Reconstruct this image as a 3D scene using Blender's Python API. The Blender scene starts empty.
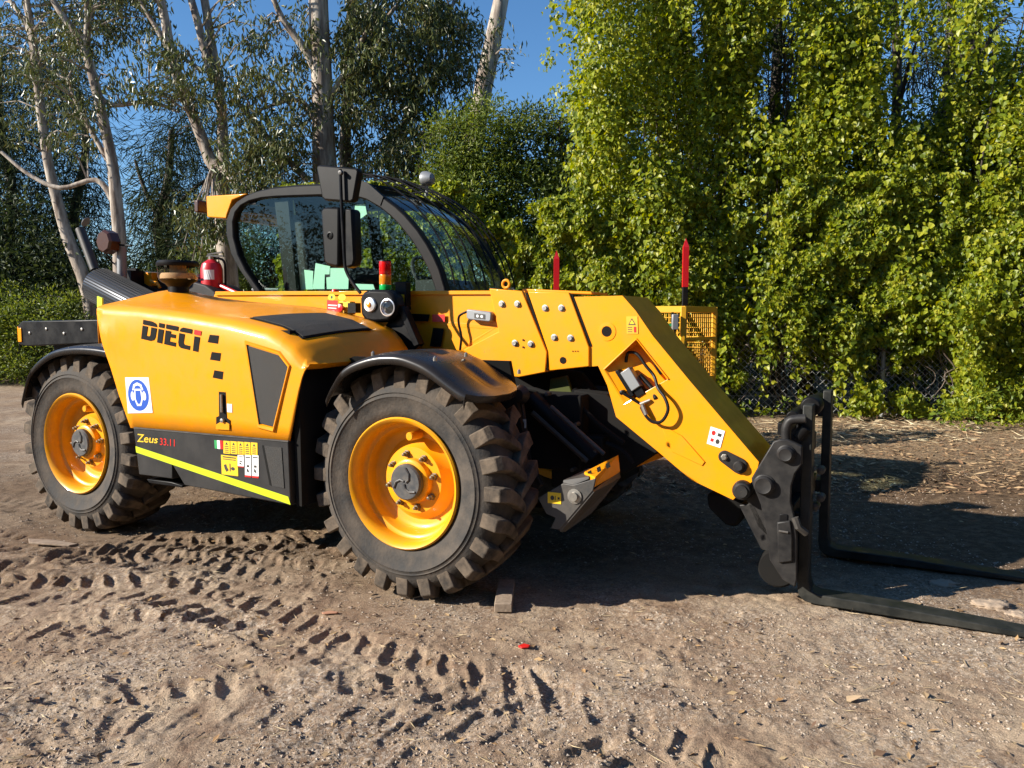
import bpy, bmesh, math, random
import numpy as np
from mathutils import Vector, Matrix
random.seed(7); RNG = np.random.default_rng(11)
sc = bpy.context.scene
COL = sc.collection
PI = math.pi
# ------------------------------------------------------------------ camera model
F = 770.0; PITCH = math.atan(0.0846); CAMH = 1.40
CP, SP = math.cos(PITCH), math.sin(PITCH)
CX, CY = 2.256, -3.063                       # camera in the machine's own frame
RX, RY = 0.8826, 0.4701
def wray(px, py):
    a = (px - 512) / F; b = (384 - py) / F
    return Vector((a, CP + b * SP, -SP + b * CP))
def W(px, py, f):                            # world point at forward distance f
    d = wray(px, py); t = f / d.y
    return Vector((d.x * t, f, CAMH + d.z * t))
def G(px, py):                               # world point on the ground
    d = wray(px, py); t = -CAMH / d.z
    return Vector((d.x * t, d.y * t, 0))
def mray(px, py):
    d = wray(px, py)
    return Vector((RX * d.x - RY * d.y, RY * d.x + RX * d.y, d.z))
def S(px, py, y):                            # machine point on the lengthwise plane y
    d = mray(px, py); t = (y - CY) / d.y
    return Vector((CX + d.x * t, y, CAMH + d.z * t))
def SXp(px, py, x):                          # machine point on the crosswise plane x
    d = mray(px, py); t = (x - CX) / d.x
    return Vector((x, CY + d.y * t, CAMH + d.z * t))
def K(ox, oy, s, pts): return [(ox + p[0] / s, oy + p[1] / s) for p in pts]

# ------------------------------------------------------------------ materials
def mat(name, col, rough=0.5, metal=0.0, coat=0.0, noise=None, bump=None, spec=0.5):
    """noise=(scale, dark colour, amount, detail) mixes wear or dirt; bump=(scale, strength, distance)"""
    m = bpy.data.materials.new(name); m.use_nodes = True
    nt = m.node_tree; b = nt.nodes['Principled BSDF']
    b.inputs['Base Color'].default_value = (*col, 1); b.inputs['Roughness'].default_value = rough
    b.inputs['Metallic'].default_value = metal; b.inputs['Coat Weight'].default_value = coat
    b.inputs['Coat Roughness'].default_value = 0.08; b.inputs['Specular IOR Level'].default_value = spec
    tc = nt.nodes.new('ShaderNodeTexCoord')
    if noise:
        n = nt.nodes.new('ShaderNodeTexNoise'); n.inputs['Scale'].default_value = noise[0]; n.inputs['Detail'].default_value = 8
        n.inputs['Roughness'].default_value = 0.65
        nt.links.new(tc.outputs['Object'], n.inputs['Vector'])
        r = nt.nodes.new('ShaderNodeValToRGB'); r.color_ramp.elements[0].position = 0.5 - noise[3]; r.color_ramp.elements[1].position = 0.5 + noise[3]
        nt.links.new(n.outputs['Fac'], r.inputs['Fac'])
        mu = nt.nodes.new('ShaderNodeMath'); mu.operation = 'MULTIPLY'; mu.inputs[1].default_value = noise[2]
        nt.links.new(r.outputs['Color'], mu.inputs[0])
        mx = nt.nodes.new('ShaderNodeMix'); mx.data_type = 'RGBA'
        mx.inputs['A'].default_value = (*col, 1); mx.inputs['B'].default_value = (*noise[1], 1)
        nt.links.new(mu.outputs[0], mx.inputs['Factor']); nt.links.new(mx.outputs['Result'], b.inputs['Base Color'])
        mr = nt.nodes.new('ShaderNodeMapRange'); mr.inputs['To Min'].default_value = rough; mr.inputs['To Max'].default_value = min(1, rough + 0.3 * noise[2])
        nt.links.new(r.outputs['Color'], mr.inputs['Value']); nt.links.new(mr.outputs['Result'], b.inputs['Roughness'])
    if bump:
        n2 = nt.nodes.new('ShaderNodeTexNoise'); n2.inputs['Scale'].default_value = bump[0]; n2.inputs['Detail'].default_value = 6
        nt.links.new(tc.outputs['Object'], n2.inputs['Vector'])
        bp = nt.nodes.new('ShaderNodeBump'); bp.inputs['Strength'].default_value = bump[1]; bp.inputs['Distance'].default_value = bump[2]
        nt.links.new(n2.outputs['Fac'], bp.inputs['Height']); nt.links.new(bp.outputs['Normal'], b.inputs['Normal'])
    return m
M = {}
M['yellow'] = mat('yellow paint', (0.84, 0.300, 0.001), 0.36, coat=0.22, spec=0.2, noise=(9, (0.60, 0.25, 0.02), 0.45, 0.14), bump=(160, 0.03, 0.002))
M['rimyellow'] = mat('rim paint', (0.80, 0.345, 0.002), 0.3, coat=0.25, spec=0.25, noise=(14, (0.45, 0.22, 0.05), 0.4, 0.15))
M['cage'] = mat('cage yellow', (0.80, 0.40, 0.01), 0.45, noise=(8, (0.6, 0.3, 0.02), 0.5, 0.2))
M['rubber'] = mat('tyre rubber', (0.030, 0.029, 0.028), 0.75, noise=(6, (0.11, 0.09, 0.072), 0.85, 0.14), bump=(70, 0.5, 0.005), spec=0.3)
M['lug'] = mat('dusty lug rubber', (0.026, 0.024, 0.022), 0.85, noise=(9, (0.19, 0.145, 0.105), 0.9, 0.18), bump=(70, 0.5, 0.005), spec=0.2)
M['plastic'] = mat('dark grey plastic', (0.006, 0.006, 0.0065), 0.38, spec=0.15, noise=(6, (0.014, 0.0125, 0.011), 0.5, 0.2), bump=(300, 0.1, 0.001))
M['fender'] = mat('fender plastic', (0.012, 0.012, 0.013), 0.22, spec=0.4, noise=(5, (0.05, 0.036, 0.025), 0.35, 0.2))
M['skirt'] = mat('charcoal sheet metal', (0.018, 0.018, 0.019), 0.42, spec=0.25, noise=(7, (0.040, 0.036, 0.032), 0.6, 0.22), bump=(40, 0.05, 0.003))
M['black'] = mat('black paint', (0.005, 0.005, 0.006), 0.35, spec=0.15, noise=(9, (0.012, 0.011, 0.010), 0.6, 0.15))
M['mattblack'] = mat('matt black', (0.006, 0.006, 0.006), 0.85, spec=0.2, noise=(9, (0.016, 0.014, 0.012), 0.6, 0.2))
M['hubgrey'] = mat('hub grey', (0.040, 0.043, 0.048), 0.45, noise=(25, (0.11, 0.095, 0.08), 0.7, 0.15))
M['steel'] = mat('bright steel', (0.36, 0.34, 0.31), 0.35, metal=0.9, noise=(30, (0.3, 0.27, 0.22), 0.5, 0.2))
M['fork'] = mat('fork steel', (0.012, 0.0135, 0.013), 0.4, spec=0.25, noise=(10, (0.05, 0.048, 0.04), 0.65, 0.14), bump=(60, 0.15, 0.003))
M['worn'] = mat('worn grey steel', (0.04, 0.04, 0.04), 0.42, metal=0.1, noise=(16, (0.09, 0.075, 0.06), 0.7, 0.2))
M['carriage'] = mat('carriage black paint', (0.011, 0.011, 0.012), 0.36, spec=0.25, noise=(12, (0.045, 0.041, 0.037), 0.6, 0.17), bump=(50, 0.1, 0.003))
M['dustybowl'] = mat('dusty inner cone', (0.42, 0.30, 0.19), 0.7)
M['nut'] = mat('dull nut', (0.13, 0.115, 0.09), 0.5, metal=0.5, noise=(40, (0.3, 0.2, 0.08), 0.6, 0.2))
M['bright'] = mat('lamp reflector', (0.75, 0.75, 0.76), 0.22, metal=0.6)
M['chrome'] = mat('chrome rod', (0.7, 0.7, 0.7), 0.12, metal=1.0)
M['aluminium'] = mat('cast aluminium', (0.26, 0.265, 0.27), 0.45, metal=0.4)
M['lettering'] = mat('charcoal lettering', (0.006, 0.0055, 0.005), 0.6, spec=0.1)
M['red'] = mat('red', (0.62, 0.02, 0.015), 0.35)
M['redgloss'] = mat('red gloss', (0.50, 0.008, 0.012), 0.38, coat=0.15)
M['white'] = mat('white vinyl', (0.75, 0.75, 0.74), 0.5)
M['blue'] = mat('sign blue', (0.005, 0.07, 0.42), 0.45)
M['sticker'] = mat('sticker yellow', (0.80, 0.50, 0.01), 0.5)
M['ink'] = mat('sticker ink', (0.03, 0.025, 0.02), 0.6)
M['green'] = mat('flag green', (0.02, 0.30, 0.08), 0.5)
M['lime'] = mat('lime reflective tape', (0.50, 0.62, 0.005), 0.45)
M['mint'] = mat('mint paper', (0.42, 0.70, 0.56), 0.7)
M['mesh'] = mat('grille mesh', (0.015, 0.015, 0.015), 0.65, noise=(8, (0.055, 0.047, 0.038), 0.6, 0.2), bump=(420, 0.9, 0.004))
M['amber'] = mat('amber reflector', (0.8, 0.28, 0.01), 0.2)
M['wood'] = mat('grey wood', (0.34, 0.26, 0.19), 0.85, noise=(30, (0.13, 0.09, 0.06), 0.7, 0.2), bump=(80, 0.5, 0.004))
M['galv'] = mat('galvanised', (0.42, 0.43, 0.43), 0.5, metal=0.5, noise=(20, (0.2, 0.2, 0.19), 0.5, 0.2))
M['wire'] = mat('fence wire', (0.55, 0.55, 0.53), 0.5, metal=0.2)
M['seat'] = mat('cab seat cloth', (0.02, 0.02, 0.022), 0.8)
M['brown'] = mat('brown lens', (0.06, 0.022, 0.012), 0.3)
def glass(name, col, rough, mixw, alpha_tint):
    m = bpy.data.materials.new(name); m.use_nodes = True; nt = m.node_tree; nt.nodes.clear()
    o = nt.nodes.new('ShaderNodeOutputMaterial'); t = nt.nodes.new('ShaderNodeBsdfTransparent'); t.inputs['Color'].default_value = (*alpha_tint, 1)
    g = nt.nodes.new('ShaderNodeBsdfGlossy'); g.inputs['Roughness'].default_value = rough; g.inputs['Color'].default_value = (*col, 1)
    lw = nt.nodes.new('ShaderNodeLayerWeight'); lw.inputs['Blend'].default_value = 0.5
    pw = nt.nodes.new('ShaderNodeMath'); pw.operation = 'POWER'; pw.inputs[1].default_value = 4.0; nt.links.new(lw.outputs['Facing'], pw.inputs[0])
    fr = nt.nodes.new('ShaderNodeMath'); fr.operation = 'MULTIPLY_ADD'; fr.inputs[1].default_value = 0.8; fr.inputs[2].default_value = mixw - 1.5 + 0.045; nt.links.new(pw.outputs[0], fr.inputs[0])
    mx = nt.nodes.new('ShaderNodeMixShader')
    nt.links.new(fr.outputs[0], mx.inputs[0]); nt.links.new(t.outputs[0], mx.inputs[1]); nt.links.new(g.outputs[0], mx.inputs[2]); nt.links.new(mx.outputs[0], o.inputs[0])
    return m
M['glass'] = glass('tinted cab glass', (0.95, 1, 0.97), 0.01, 1.5, (0.74, 0.86, 0.80))
M['lens'] = glass('clear lens', (1, 1, 1), 0.02, 1.5, (0.85, 0.85, 0.85))
M['bowl'] = glass('smoky bowl', (1, 0.9, 0.8), 0.08, 1.5, (0.92, 0.84, 0.72))
def lamp_plastic(n, c):
    m = mat(n, c, 0.15); m.node_tree.nodes['Principled BSDF'].inputs['Transmission Weight'].default_value = 0.25; return m
M['lred'] = lamp_plastic('beacon red', (0.75, 0.01, 0.01)); M['lamb'] = lamp_plastic('beacon amber', (0.85, 0.25, 0.01)); M['lgrn'] = lamp_plastic('beacon green', (0.01, 0.45, 0.08))

# ------------------------------------------------------------------ helpers
def tag(o, label=None, cat=None, group=None, kind=None):
    if label: o['label'] = label
    if cat: o['category'] = cat
    if group: o['group'] = group
    if kind: o['kind'] = kind
    return o
def empty(name, loc=(0, 0, 0), rz=0.0):
    o = bpy.data.objects.new(name, None); o.location = loc; o.rotation_euler = (0, 0, rz); o.empty_display_size = 0.2
    COL.objects.link(o); return o
def mk(name, vs, fs, m, parent=None, smooth=False, bevel=0, solid=0, ang=35, midx=None):
    me = bpy.data.meshes.new(name); me.from_pydata([tuple(v) for v in vs], [], fs)
    ms = m if isinstance(m, (list, tuple)) else [m]
    for q in ms: me.materials.append(q)
    if midx: me.polygons.foreach_set('material_index', midx)
    me.validate(); me.update()
    bm = bmesh.new(); bm.from_mesh(me); bmesh.ops.recalc_face_normals(bm, faces=bm.faces); bm.to_mesh(me); bm.free()
    if smooth:
        me.polygons.foreach_set('use_smooth', [True] * len(me.polygons)); me.set_sharp_from_angle(angle=math.radians(ang))
    o = bpy.data.objects.new(name, me); COL.objects.link(o)
    if parent: o.parent = parent
    if solid:
        q = o.modifiers.new('s', 'SOLIDIFY'); q.thickness = solid; q.offset = 0
    if bevel:
        q = o.modifiers.new('b', 'BEVEL'); q.width = bevel; q.segments = 2; q.limit_method = 'ANGLE'; q.angle_limit = math.radians(40)
        me.polygons.foreach_set('use_smooth', [True] * len(me.polygons))
        if not smooth: me.set_sharp_from_angle(angle=math.radians(30))
    return o
class MB:
    def __init__(s): s.v = []; s.f = []; s.mi = []; s.calls = []
    def add(s, vs, fs, mi=0):
        n = len(s.v); nf = len(s.f); s.v += [Vector(v) for v in vs]; s.f += [tuple(i + n for i in f) for f in fs]; s.mi += [mi] * len(fs); s.calls.append(((n, len(s.v)), (nf, len(s.f)))); return s
    def box(s, c, d, rot=None, mi=0):
        vs = []
        for x in (-.5, .5):
            for y in (-.5, .5):
                for z in (-.5, .5):
                    p = Vector((x * d[0], y * d[1], z * d[2]))
                    if rot: p = rot @ p
                    vs.append(p + Vector(c))
        return s.add(vs, [(0, 1, 3, 2), (4, 6, 7, 5), (0, 4, 5, 1), (2, 3, 7, 6), (0, 2, 6, 4), (1, 5, 7, 3)], mi)
    def prism(s, pts, off, mi=0):            # polygon (3d pts) extruded by vector off
        n = len(pts); off = Vector(off)
        vs = [Vector(p) for p in pts] + [Vector(p) + off for p in pts]
        fs = [tuple(range(n)), tuple(range(2 * n - 1, n - 1, -1))] + [(i, (i + 1) % n, n + (i + 1) % n, n + i) for i in range(n)]
        return s.add(vs, fs, mi)
    def tube(s, pts, r, n=8, mi=0, cap=True):
        pts = [Vector(p) for p in pts]; rs = r if isinstance(r, (list, tuple)) else [r] * len(pts)
        rings = []; prev = None
        for i, p in enumerate(pts):
            d = (pts[min(i + 1, len(pts) - 1)] - pts[max(i - 1, 0)]).normalized()
            if prev is None:
                up = Vector((0, 0, 1)) if abs(d.z) < .9 else Vector((1, 0, 0)); a = d.cross(up).normalized()
            else:
                a = (prev - d * prev.dot(d)).normalized()
            b = d.cross(a); prev = a
            rings.append([p + (a * math.cos(2 * PI * k / n) + b * math.sin(2 * PI * k / n)) * rs[i] for k in range(n)])
        vs = [v for R in rings for v in R]; fs = []
        for i in range(len(rings) - 1):
            for k in range(n):
                fs.append((i * n + k, i * n + (k + 1) % n, (i + 1) * n + (k + 1) % n, (i + 1) * n + k))
        if cap: fs += [tuple(range(n - 1, -1, -1)), tuple(range((len(rings) - 1) * n, len(rings) * n))]
        return s.add(vs, fs, mi)
    def lathe(s, prof, c, axis='y', n=48, mi=0, cap=False):   # prof = [(r, h)]
        vs = []; c = Vector(c)
        for r, h in prof:
            for k in range(n):
                a = 2 * PI * k / n
                if axis == 'y': vs.append(c + Vector((r * math.cos(a), h, r * math.sin(a))))
                elif axis == 'x': vs.append(c + Vector((h, r * math.cos(a), r * math.sin(a))))
                else: vs.append(c + Vector((r * math.cos(a), r * math.sin(a), h)))
        fs = [(i * n + k, i * n + (k + 1) % n, (i + 1) * n + (k + 1) % n, (i + 1) * n + k) for i in range(len(prof) - 1) for k in range(n)]
        if cap: fs += [tuple(range(n)), tuple(range((len(prof) - 1) * n, len(prof) * n))]
        return s.add(vs, fs, mi)
    def build_each(s, name, m, parent=None, **k):      # every piece an object of its own
        for (v0, v1), (f0_, f1_) in s.calls:
            mk(name, s.v[v0:v1], [tuple(i - v0 for i in f) for f in s.f[f0_:f1_]], m, parent, **k)
    def build(s, name, m, parent=None, **k): return mk(name, s.v, s.f, m, parent, midx=s.mi, **k)
def plate(name, px, y0, th, m, parent, bevel=0.004, **k):
    """outline on the lengthwise plane y0, extruded th away from the near side"""
    return MB().prism([S(x, y, y0) for x, y in px], (0, th, 0)).build(name, m, parent, bevel=bevel, **k)
def smoothpts(pts, n=4):                     # Catmull-Rom
    pts = [Vector(p) for p in pts]; out = []
    for i in range(len(pts) - 1):
        p0 = pts[max(i - 1, 0)]; p1 = pts[i]; p2 = pts[i + 1]; p3 = pts[min(i + 2, len(pts) - 1)]
        for k in range(n):
            t = k / n; out.append(0.5 * ((2 * p1) + (p2 - p0) * t + (2 * p0 - 5 * p1 + 4 * p2 - p3) * t * t + (3 * p1 - p0 - 3 * p2 + p3) * t ** 3))
    out.append(pts[-1]); return out
def quadmap(c):                              # c = TL, TR, BR, BL ; (u right, v down)
    c = [Vector(p) for p in c]
    return lambda u, v: (c[0] * (1 - u) + c[1] * u) * (1 - v) + (c[3] * (1 - u) + c[2] * u) * v
def decal(name, polys, fn, mats, parent, off=(0, -0.0015, 0), th=0.001):
    """polys = [(material index, [(u, v)...])] laid on the surface fn as very thin vinyl"""
    mb = MB()
    for lvl, (mi, pl) in enumerate(polys):
        base = [fn(u, v) + Vector(off) * (1 + 0.0 * lvl) for u, v in pl]
        z = Vector((0, -0.0004 * (mi + lvl * 0.15), 0)) if off[1] != 0 and off[0] == 0 else Vector(off).normalized() * 0.0004 * (mi + lvl * .15)
        mb.prism([b + z for b in base], -Vector(off).normalized() * th, mi)
    return mb.build(name, mats, parent)
def rect(u0, v0, u1, v1): return [(u0, v0), (u1, v0), (u1, v1), (u0, v1)]
def circ(u, v, ru, rv, n=28, a0=0, a1=2 * PI): return [(u + ru * math.cos(a0 + (a1 - a0) * k / n), v + rv * math.sin(a0 + (a1 - a0) * k / n)) for k in range(n)]
def text_mesh(s, fn, name, m, parent, off, shear=0.0, bold=0.0):
    cu = bpy.data.curves.new('t', 'FONT'); cu.body = s; cu.shear = shear; cu.offset = bold; cu.fill_mode = 'FRONT'
    ob = bpy.data.objects.new('t', cu); COL.objects.link(ob)
    dg = bpy.context.evaluated_depsgraph_get(); me = bpy.data.meshes.new_from_object(ob.evaluated_get(dg))
    bpy.data.objects.remove(ob); me.name = name
    co = [v.co.copy() for v in me.vertices]; x0 = min(c.x for c in co); x1 = max(c.x for c in co); z0 = min(c.y for c in co); z1 = max(c.y for c in co)
    for v, c in zip(me.vertices, co): v.co = fn((c.x - x0) / (x1 - x0), 1 - (c.y - z0) / (z1 - z0)) + Vector(off)
    me.materials.clear(); me.materials.append(m)
    o = bpy.data.objects.new(name, me); COL.objects.link(o); o.parent = parent; return o

# ================================================================== THE MACHINE
r0 = (-CX) * RX + (-CY) * RY; f0 = CX * RY + (-CY) * RX
TH = empty('telehandler', (r0, f0, 0), -math.atan2(RY, RX))
tag(TH, 'big yellow and black telehandler with its pallet forks lowered to the ground', 'telehandler')

# ---- wheels
R = 0.596
def tyre_profile():
    # (radius, y) across the tread, outer shoulder at y=0
    return [(0.318, 0.035), (0.335, 0.02), (0.35, 0.008), (0.38, -0.002), (0.43, -0.012), (0.436, -0.018), (0.442, -0.012), (0.452, -0.010), (0.456, -0.015), (0.460, -0.009), (0.475, -0.006), (0.505, 0.010), (0.535, 0.040), (0.548, 0.075), (0.553, 0.20),
            (0.548, 0.325), (0.535, 0.36), (0.505, 0.39), (0.475, 0.406), (0.43, 0.412), (0.38, 0.402), (0.33, 0.38), (0.318, 0.36)]
def lugs(mb, nl=24):
    for side in (0, 1):
        for k in range(nl):
            a0 = 2 * PI * (k + 0.5 * side) / nl
            secs = []
            path = [(-0.004, 0.0), (0.022, 0.0), (0.07, 0.02), (0.13, 0.075), (0.19, 0.145), (0.225, 0.19)]
            for j, (yy, da) in enumerate(path):
                w = [0.034, 0.036, 0.034, 0.030, 0.026, 0.020][j]
                rt = [R - 0.034, R - 0.010, R - 0.002, R, R, R - 0.002][j]; rb = [0.475, 0.495, 0.53, 0.54, 0.54, 0.545][j]
                y = yy if side == 0 else 0.385 - yy
                s = []
                for (rad, ww) in ((rb, w * 1.35), (rt, w)):
                    for sg in (-1, 1):
                        a = a0 - da + sg * ww / R
                        s.append(Vector((rad * math.cos(a), y, rad * math.sin(a))))
                secs.append(s)
            vs = [v for s in secs for v in s]; fs = []
            for j in range(len(secs) - 1):
                b = 4 * j; fs += [(b, b + 4, b + 6, b + 2), (b + 2, b + 6, b + 7, b + 3), (b + 3, b + 7, b + 5, b + 1), (b + 1, b + 5, b + 4, b)]
            fs += [(0, 2, 3, 1), tuple(4 * (len(secs) - 1) + q for q in (0, 1, 3, 2))]
            mb.add(vs, fs)
def make_wheel(x, y, rz):
    hub = MB(); hub.lathe([(0.001, 0.033), (0.084, 0.033), (0.092, 0.042), (0.092, 0.10)], (0, 0, 0), n=32)
    for k in range(3):                       # cast swirl ribs on the cap
        a = k * 2 * PI / 3; pts = [Vector((0.075 * t * math.cos(a + 1.5 * t), 0.031, 0.075 * t * math.sin(a + 1.5 * t))) for t in (0.1, .4, .7, 1)]
        hub.tube(pts, 0.006, 6)
    w = hub.build('wheel', M['hubgrey'], TH, smooth=True)
    w.location = (x, y, R - 0.012); w.rotation_euler = (0, 0, rz)
    t = MB(); t.lathe(tyre_profile(), (0, 0, 0), n=96); to = t.build('tyre', M['rubber'], w, smooth=True, ang=50)
    l = MB(); lugs(l); l.build('tread', M['lug'], w, bevel=0.005)
    r = MB(); r.lathe([(0.314, 0.05), (0.330, 0.022), (0.334, 0.002), (0.326, -0.006), (0.312, 0.002), (0.302, 0.018), (0.296, 0.035), (0.296, 0.075), (0.288, 0.083), (0.276, 0.086), (0.27, 0.10),
                       (0.268, 0.135), (0.255, 0.15), (0.235, 0.155), (0.215, 0.16), (0.20, 0.15), (0.178, 0.118), (0.17, 0.105), (0.118, 0.10), (0.114, 0.072), (0.104, 0.064), (0.085, 0.064)], (0, 0, 0), n=72)
    r.lathe([(0.26, 0.15), (0.27, 0.40), (0.318, 0.41)], (0, 0, 0), n=48)
    ro = r.build('rim', M['rimyellow'], w, smooth=True, ang=40)
    b = MB()
    for k in range(8):
        a = 2 * PI * (k + 0.3) / 8; c = (0.138 * math.cos(a), 0, 0.138 * math.sin(a))
        b.lathe([(0.019, 0.104), (0.019, 0.096), (0.014, 0.095), (0.014, 0.078), (0.008, 0.077), (0.008, 0.062), (0.001, 0.06)], c, n=6)
    b.build_each('wheel_nut', M['nut'], w)
    v = MB(); v.lathe([(0.022, 0.14), (0.022, 0.05), (0.018, 0.045), (0.001, 0.045)], (0.02, 0, 0.232), n=16); v.build('valve_guard', M['rimyellow'], w, smooth=True)
    return w
wf = make_wheel(0, 0, 0)
def copy_tree(o, parent=None):
    c = o.copy(); COL.objects.link(c); c.parent = parent
    for ch in list(o.children): copy_tree(ch, c)
    return c
for (x, y, rz) in ((-2.625, 0, 0), (0, 2.24, PI), (-2.625, 2.24, PI)):
    c = copy_tree(wf, TH); c.location = (x, y, R - 0.012); c.rotation_euler = (0, 0, rz)
    if rz == 0:
        for ch in c.children: ch.rotation_euler = (0, math.radians(7), 0)

# ---- hood (engine cover)
def interp(tab, x):
    xs = [t[0] for t in tab]; ys = [t[1] for t in tab]; return float(np.interp(x, xs, ys))
ZB = [(-2.178, 1.43), (-2.118, 1.242), (-2.061, 1.104), (-1.996, 0.943), (-1.907, 0.750), (-0.633, 0.766), (-0.56, 1.02), (-0.533, 1.10), (-0.515, 1.135), (-0.498, 1.15)]
ZS = [(-2.178, 1.474), (-1.8, 1.458), (-1.432, 1.427), (-1.046, 1.383), (-0.775, 1.337), (-0.68, 1.300), (-0.596, 1.252), (-0.54, 1.20), (-0.498, 1.155)]
ZT = [(-2.4, 1.56), (-2.1, 1.55), (-1.62, 1.506), (-1.1, 1.470), (-0.87, 1.437), (-0.62, 1.385), (-0.5, 1.335), (-0.44, 1.28), (-0.40, 1.225)]
Y0 = -0.10
def hood_top(xs, y):                         # xs = station on the near edge
    t = min(1, max(0, (y - Y0) / 0.60)); sh = 0.10 * t * max(0, min(1, (xs + 1.6) / 1.1))
    z = interp(ZS, xs) + (interp(ZT, xs + 0.10 * max(0, min(1, (xs + 1.6) / 1.1))) - interp(ZS, xs)) * (1 - (1 - t) ** 1.7)
    # raised collar round the pre-cleaner neck
    d = math.hypot(xs + sh + 1.98, y - 0.30); z += 0.055 * math.exp(-(d / 0.20) ** 2)
    return Vector((xs + sh, y, z))
def hood():
    xs = sorted(set([x for x, _ in ZB] + [x for x, _ in ZS] + [round(-2.178 + 0.06 * i, 3) for i in range(28)] + [-0.65, -0.62, -0.58, -0.525]))
    xs = [x for x in xs if x <= -0.498]
    rows = []
    for x in xs:
        zb = interp(ZB, x); zs = interp(ZS, x); r = min(0.05, max(0.004, (zs - zb) * 0.5)); p = []
        for k in range(7):
            t = k / 6; z = zb + (zs - r - zb) * t
            bulge = 0.018 * math.sin(PI * min(1, max(0, (z - 0.75) / 0.7)))      # slight crown of the side panel
            crease = 0.022 * max(0, 1 - abs(z - 1.30) / 0.09) * max(0, min(1, (-1.75 - x) / 0.35))
            p.append(Vector((x, Y0 - bulge * 0.3 - crease, z)))
        for k in range(1, 6):
            a = k / 6 * PI / 2; yy = Y0 + r * (1 - math.cos(a)); q = Vector((x, yy, zs - r + r * math.sin(a))); q.z += (hood_top(x, yy).z - zs) * math.sin(a); p.append(q)
        for yy in (Y0 + 0.055, 0.0, 0.06, 0.12, 0.18, 0.24, 0.30, 0.36, 0.42, 0.48, 0.56, 0.62): p.append(hood_top(x, yy))
        rows.append(p)
    n = len(rows[0]); vs = [v for p in rows for v in p]
    fs = [(i * n + k, i * n + k + 1, (i + 1) * n + k + 1, (i + 1) * n + k) for i in range(len(rows) - 1) for k in range(n - 1)]
    # front fascia drops to the arch, rear closes down
    L = len(rows) - 1; b = len(vs)
    for k in range(7, n): v = rows[L][k]; vs.append(Vector((v.x + 0.012, v.y, 1.17 + 0.03 * max(0, v.y)))); vs.append(Vector((v.x - 0.02, v.y, 1.145 + 0.05 * max(0, v.y))))
    for k in range(7, n - 1):
        j = b + 2 * (k - 7); fs += [(L * n + k, L * n + k + 1, j + 2, j), (j, j + 2, j + 3, j + 1)]
    b = len(vs)
    for k in range(7, n): v = rows[0][k]; vs.append(Vector((v.x, v.y, 1.25)))
    for k in range(7, n - 1): fs.append((k, k + 1, b + k - 6, b + k - 7))
    return mk('hood', vs, fs, M['yellow'], TH, smooth=True, ang=50, solid=0.006)
HOOD = hood()
PY = Y0 - 0.0075                             # outside skin of the side panel
def side(px, py): return S(px, py, PY)
def hoodhit(px, py):
    d = mray(px, py); o = Vector((CX, CY, CAMH)); lo = None
    for i in range(2000):
        t = 2.0 + i * 0.002; p = o + d * t
        if p.y < Y0: continue
        xs = p.x - 0.10 * min(1, (p.y - Y0) / 0.6) * max(0, min(1, (p.x + 1.6) / 1.1))
        if p.z < hood_top(xs, p.y).z: return p
    return o + d * 4
# charcoal arch void behind the hood and engine bay block
MB().box((-1.25, 0.34, 1.03), (1.15, 0.76, 0.62)).build('engine_bay', M['mattblack'], TH)
# side air intake with its yellow lip
c8 = lambda l: K(100, 300, 3.84, l)
gp = c8([(566, 170), (688, 208), (726, 257), (668, 492), (614, 478)])
g3 = [side(*p) for p in gp]; cen = sum(g3, Vector()) / len(g3)
def scale_poly(p, k, dy): return [cen + (q - cen) * k + Vector((0, dy, 0)) for q in p]
go = MB().prism(scale_poly(g3, 0.965, -0.004), (0, 0.002, 0)).build('side_grille', M['mesh'], HOOD)
rim = MB(); outer = scale_poly(g3, 1.10, -0.001); ridge = scale_poly(g3, 1.065, -0.011); inner = scale_poly(g3, 1.0, -0.009); inn2 = scale_poly(g3, 0.985, -0.0015)
vs = outer + ridge + inner + inn2; n = 5
rim.add(vs, [(r * n + i, r * n + (i + 1) % n, (r + 1) * n + (i + 1) % n, (r + 1) * n + i) for r in range(3) for i in range(n)])
rim.build('grille_lip', M['yellow'], HOOD, smooth=True, ang=30)
slot = MB().prism([side(*p) + Vector((0, -0.0065, 0)) for p in c8([(560, 168), (568, 168), (618, 482), (608, 478)])], (0, 0.003, 0)).build('grille_gap', M['mattblack'], HOOD)
tg = [hoodhit(x, y) for x, y in ((253, 319.5), (326, 315.5), (369, 330.5), (303, 339))]
nrm = (tg[1] - tg[0]).cross(tg[3] - tg[0]).normalized(); nrm = nrm if nrm.z > 0 else -nrm
def hood_patch(q, lift, name, mt):
    f = quadmap(q); vs = []; N_ = 9
    for a in range(N_):
        for b in range(N_):
            p = f(a / (N_ - 1), b / (N_ - 1)); sh = 0.10 * min(1, (p.y - Y0) / 0.6) * max(0, min(1, (p.x + 1.6) / 1.1)); vs.append(Vector((p.x, p.y, hood_top(p.x - sh, p.y).z + lift)))
    return mk(name, vs, [(a * N_ + b, a * N_ + b + 1, (a + 1) * N_ + b + 1, (a + 1) * N_ + b) for a in range(N_ - 1) for b in range(N_ - 1)], mt, HOOD, solid=0.006)
hood_patch(tg, 0.012, 'top_grille', M['mesh']); ctr = sum(tg, Vector()) / 4
hood_patch([p + (p - ctr) * 0.05 for p in tg], 0.007, 'grille_gasket', M['mattblack'])
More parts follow.
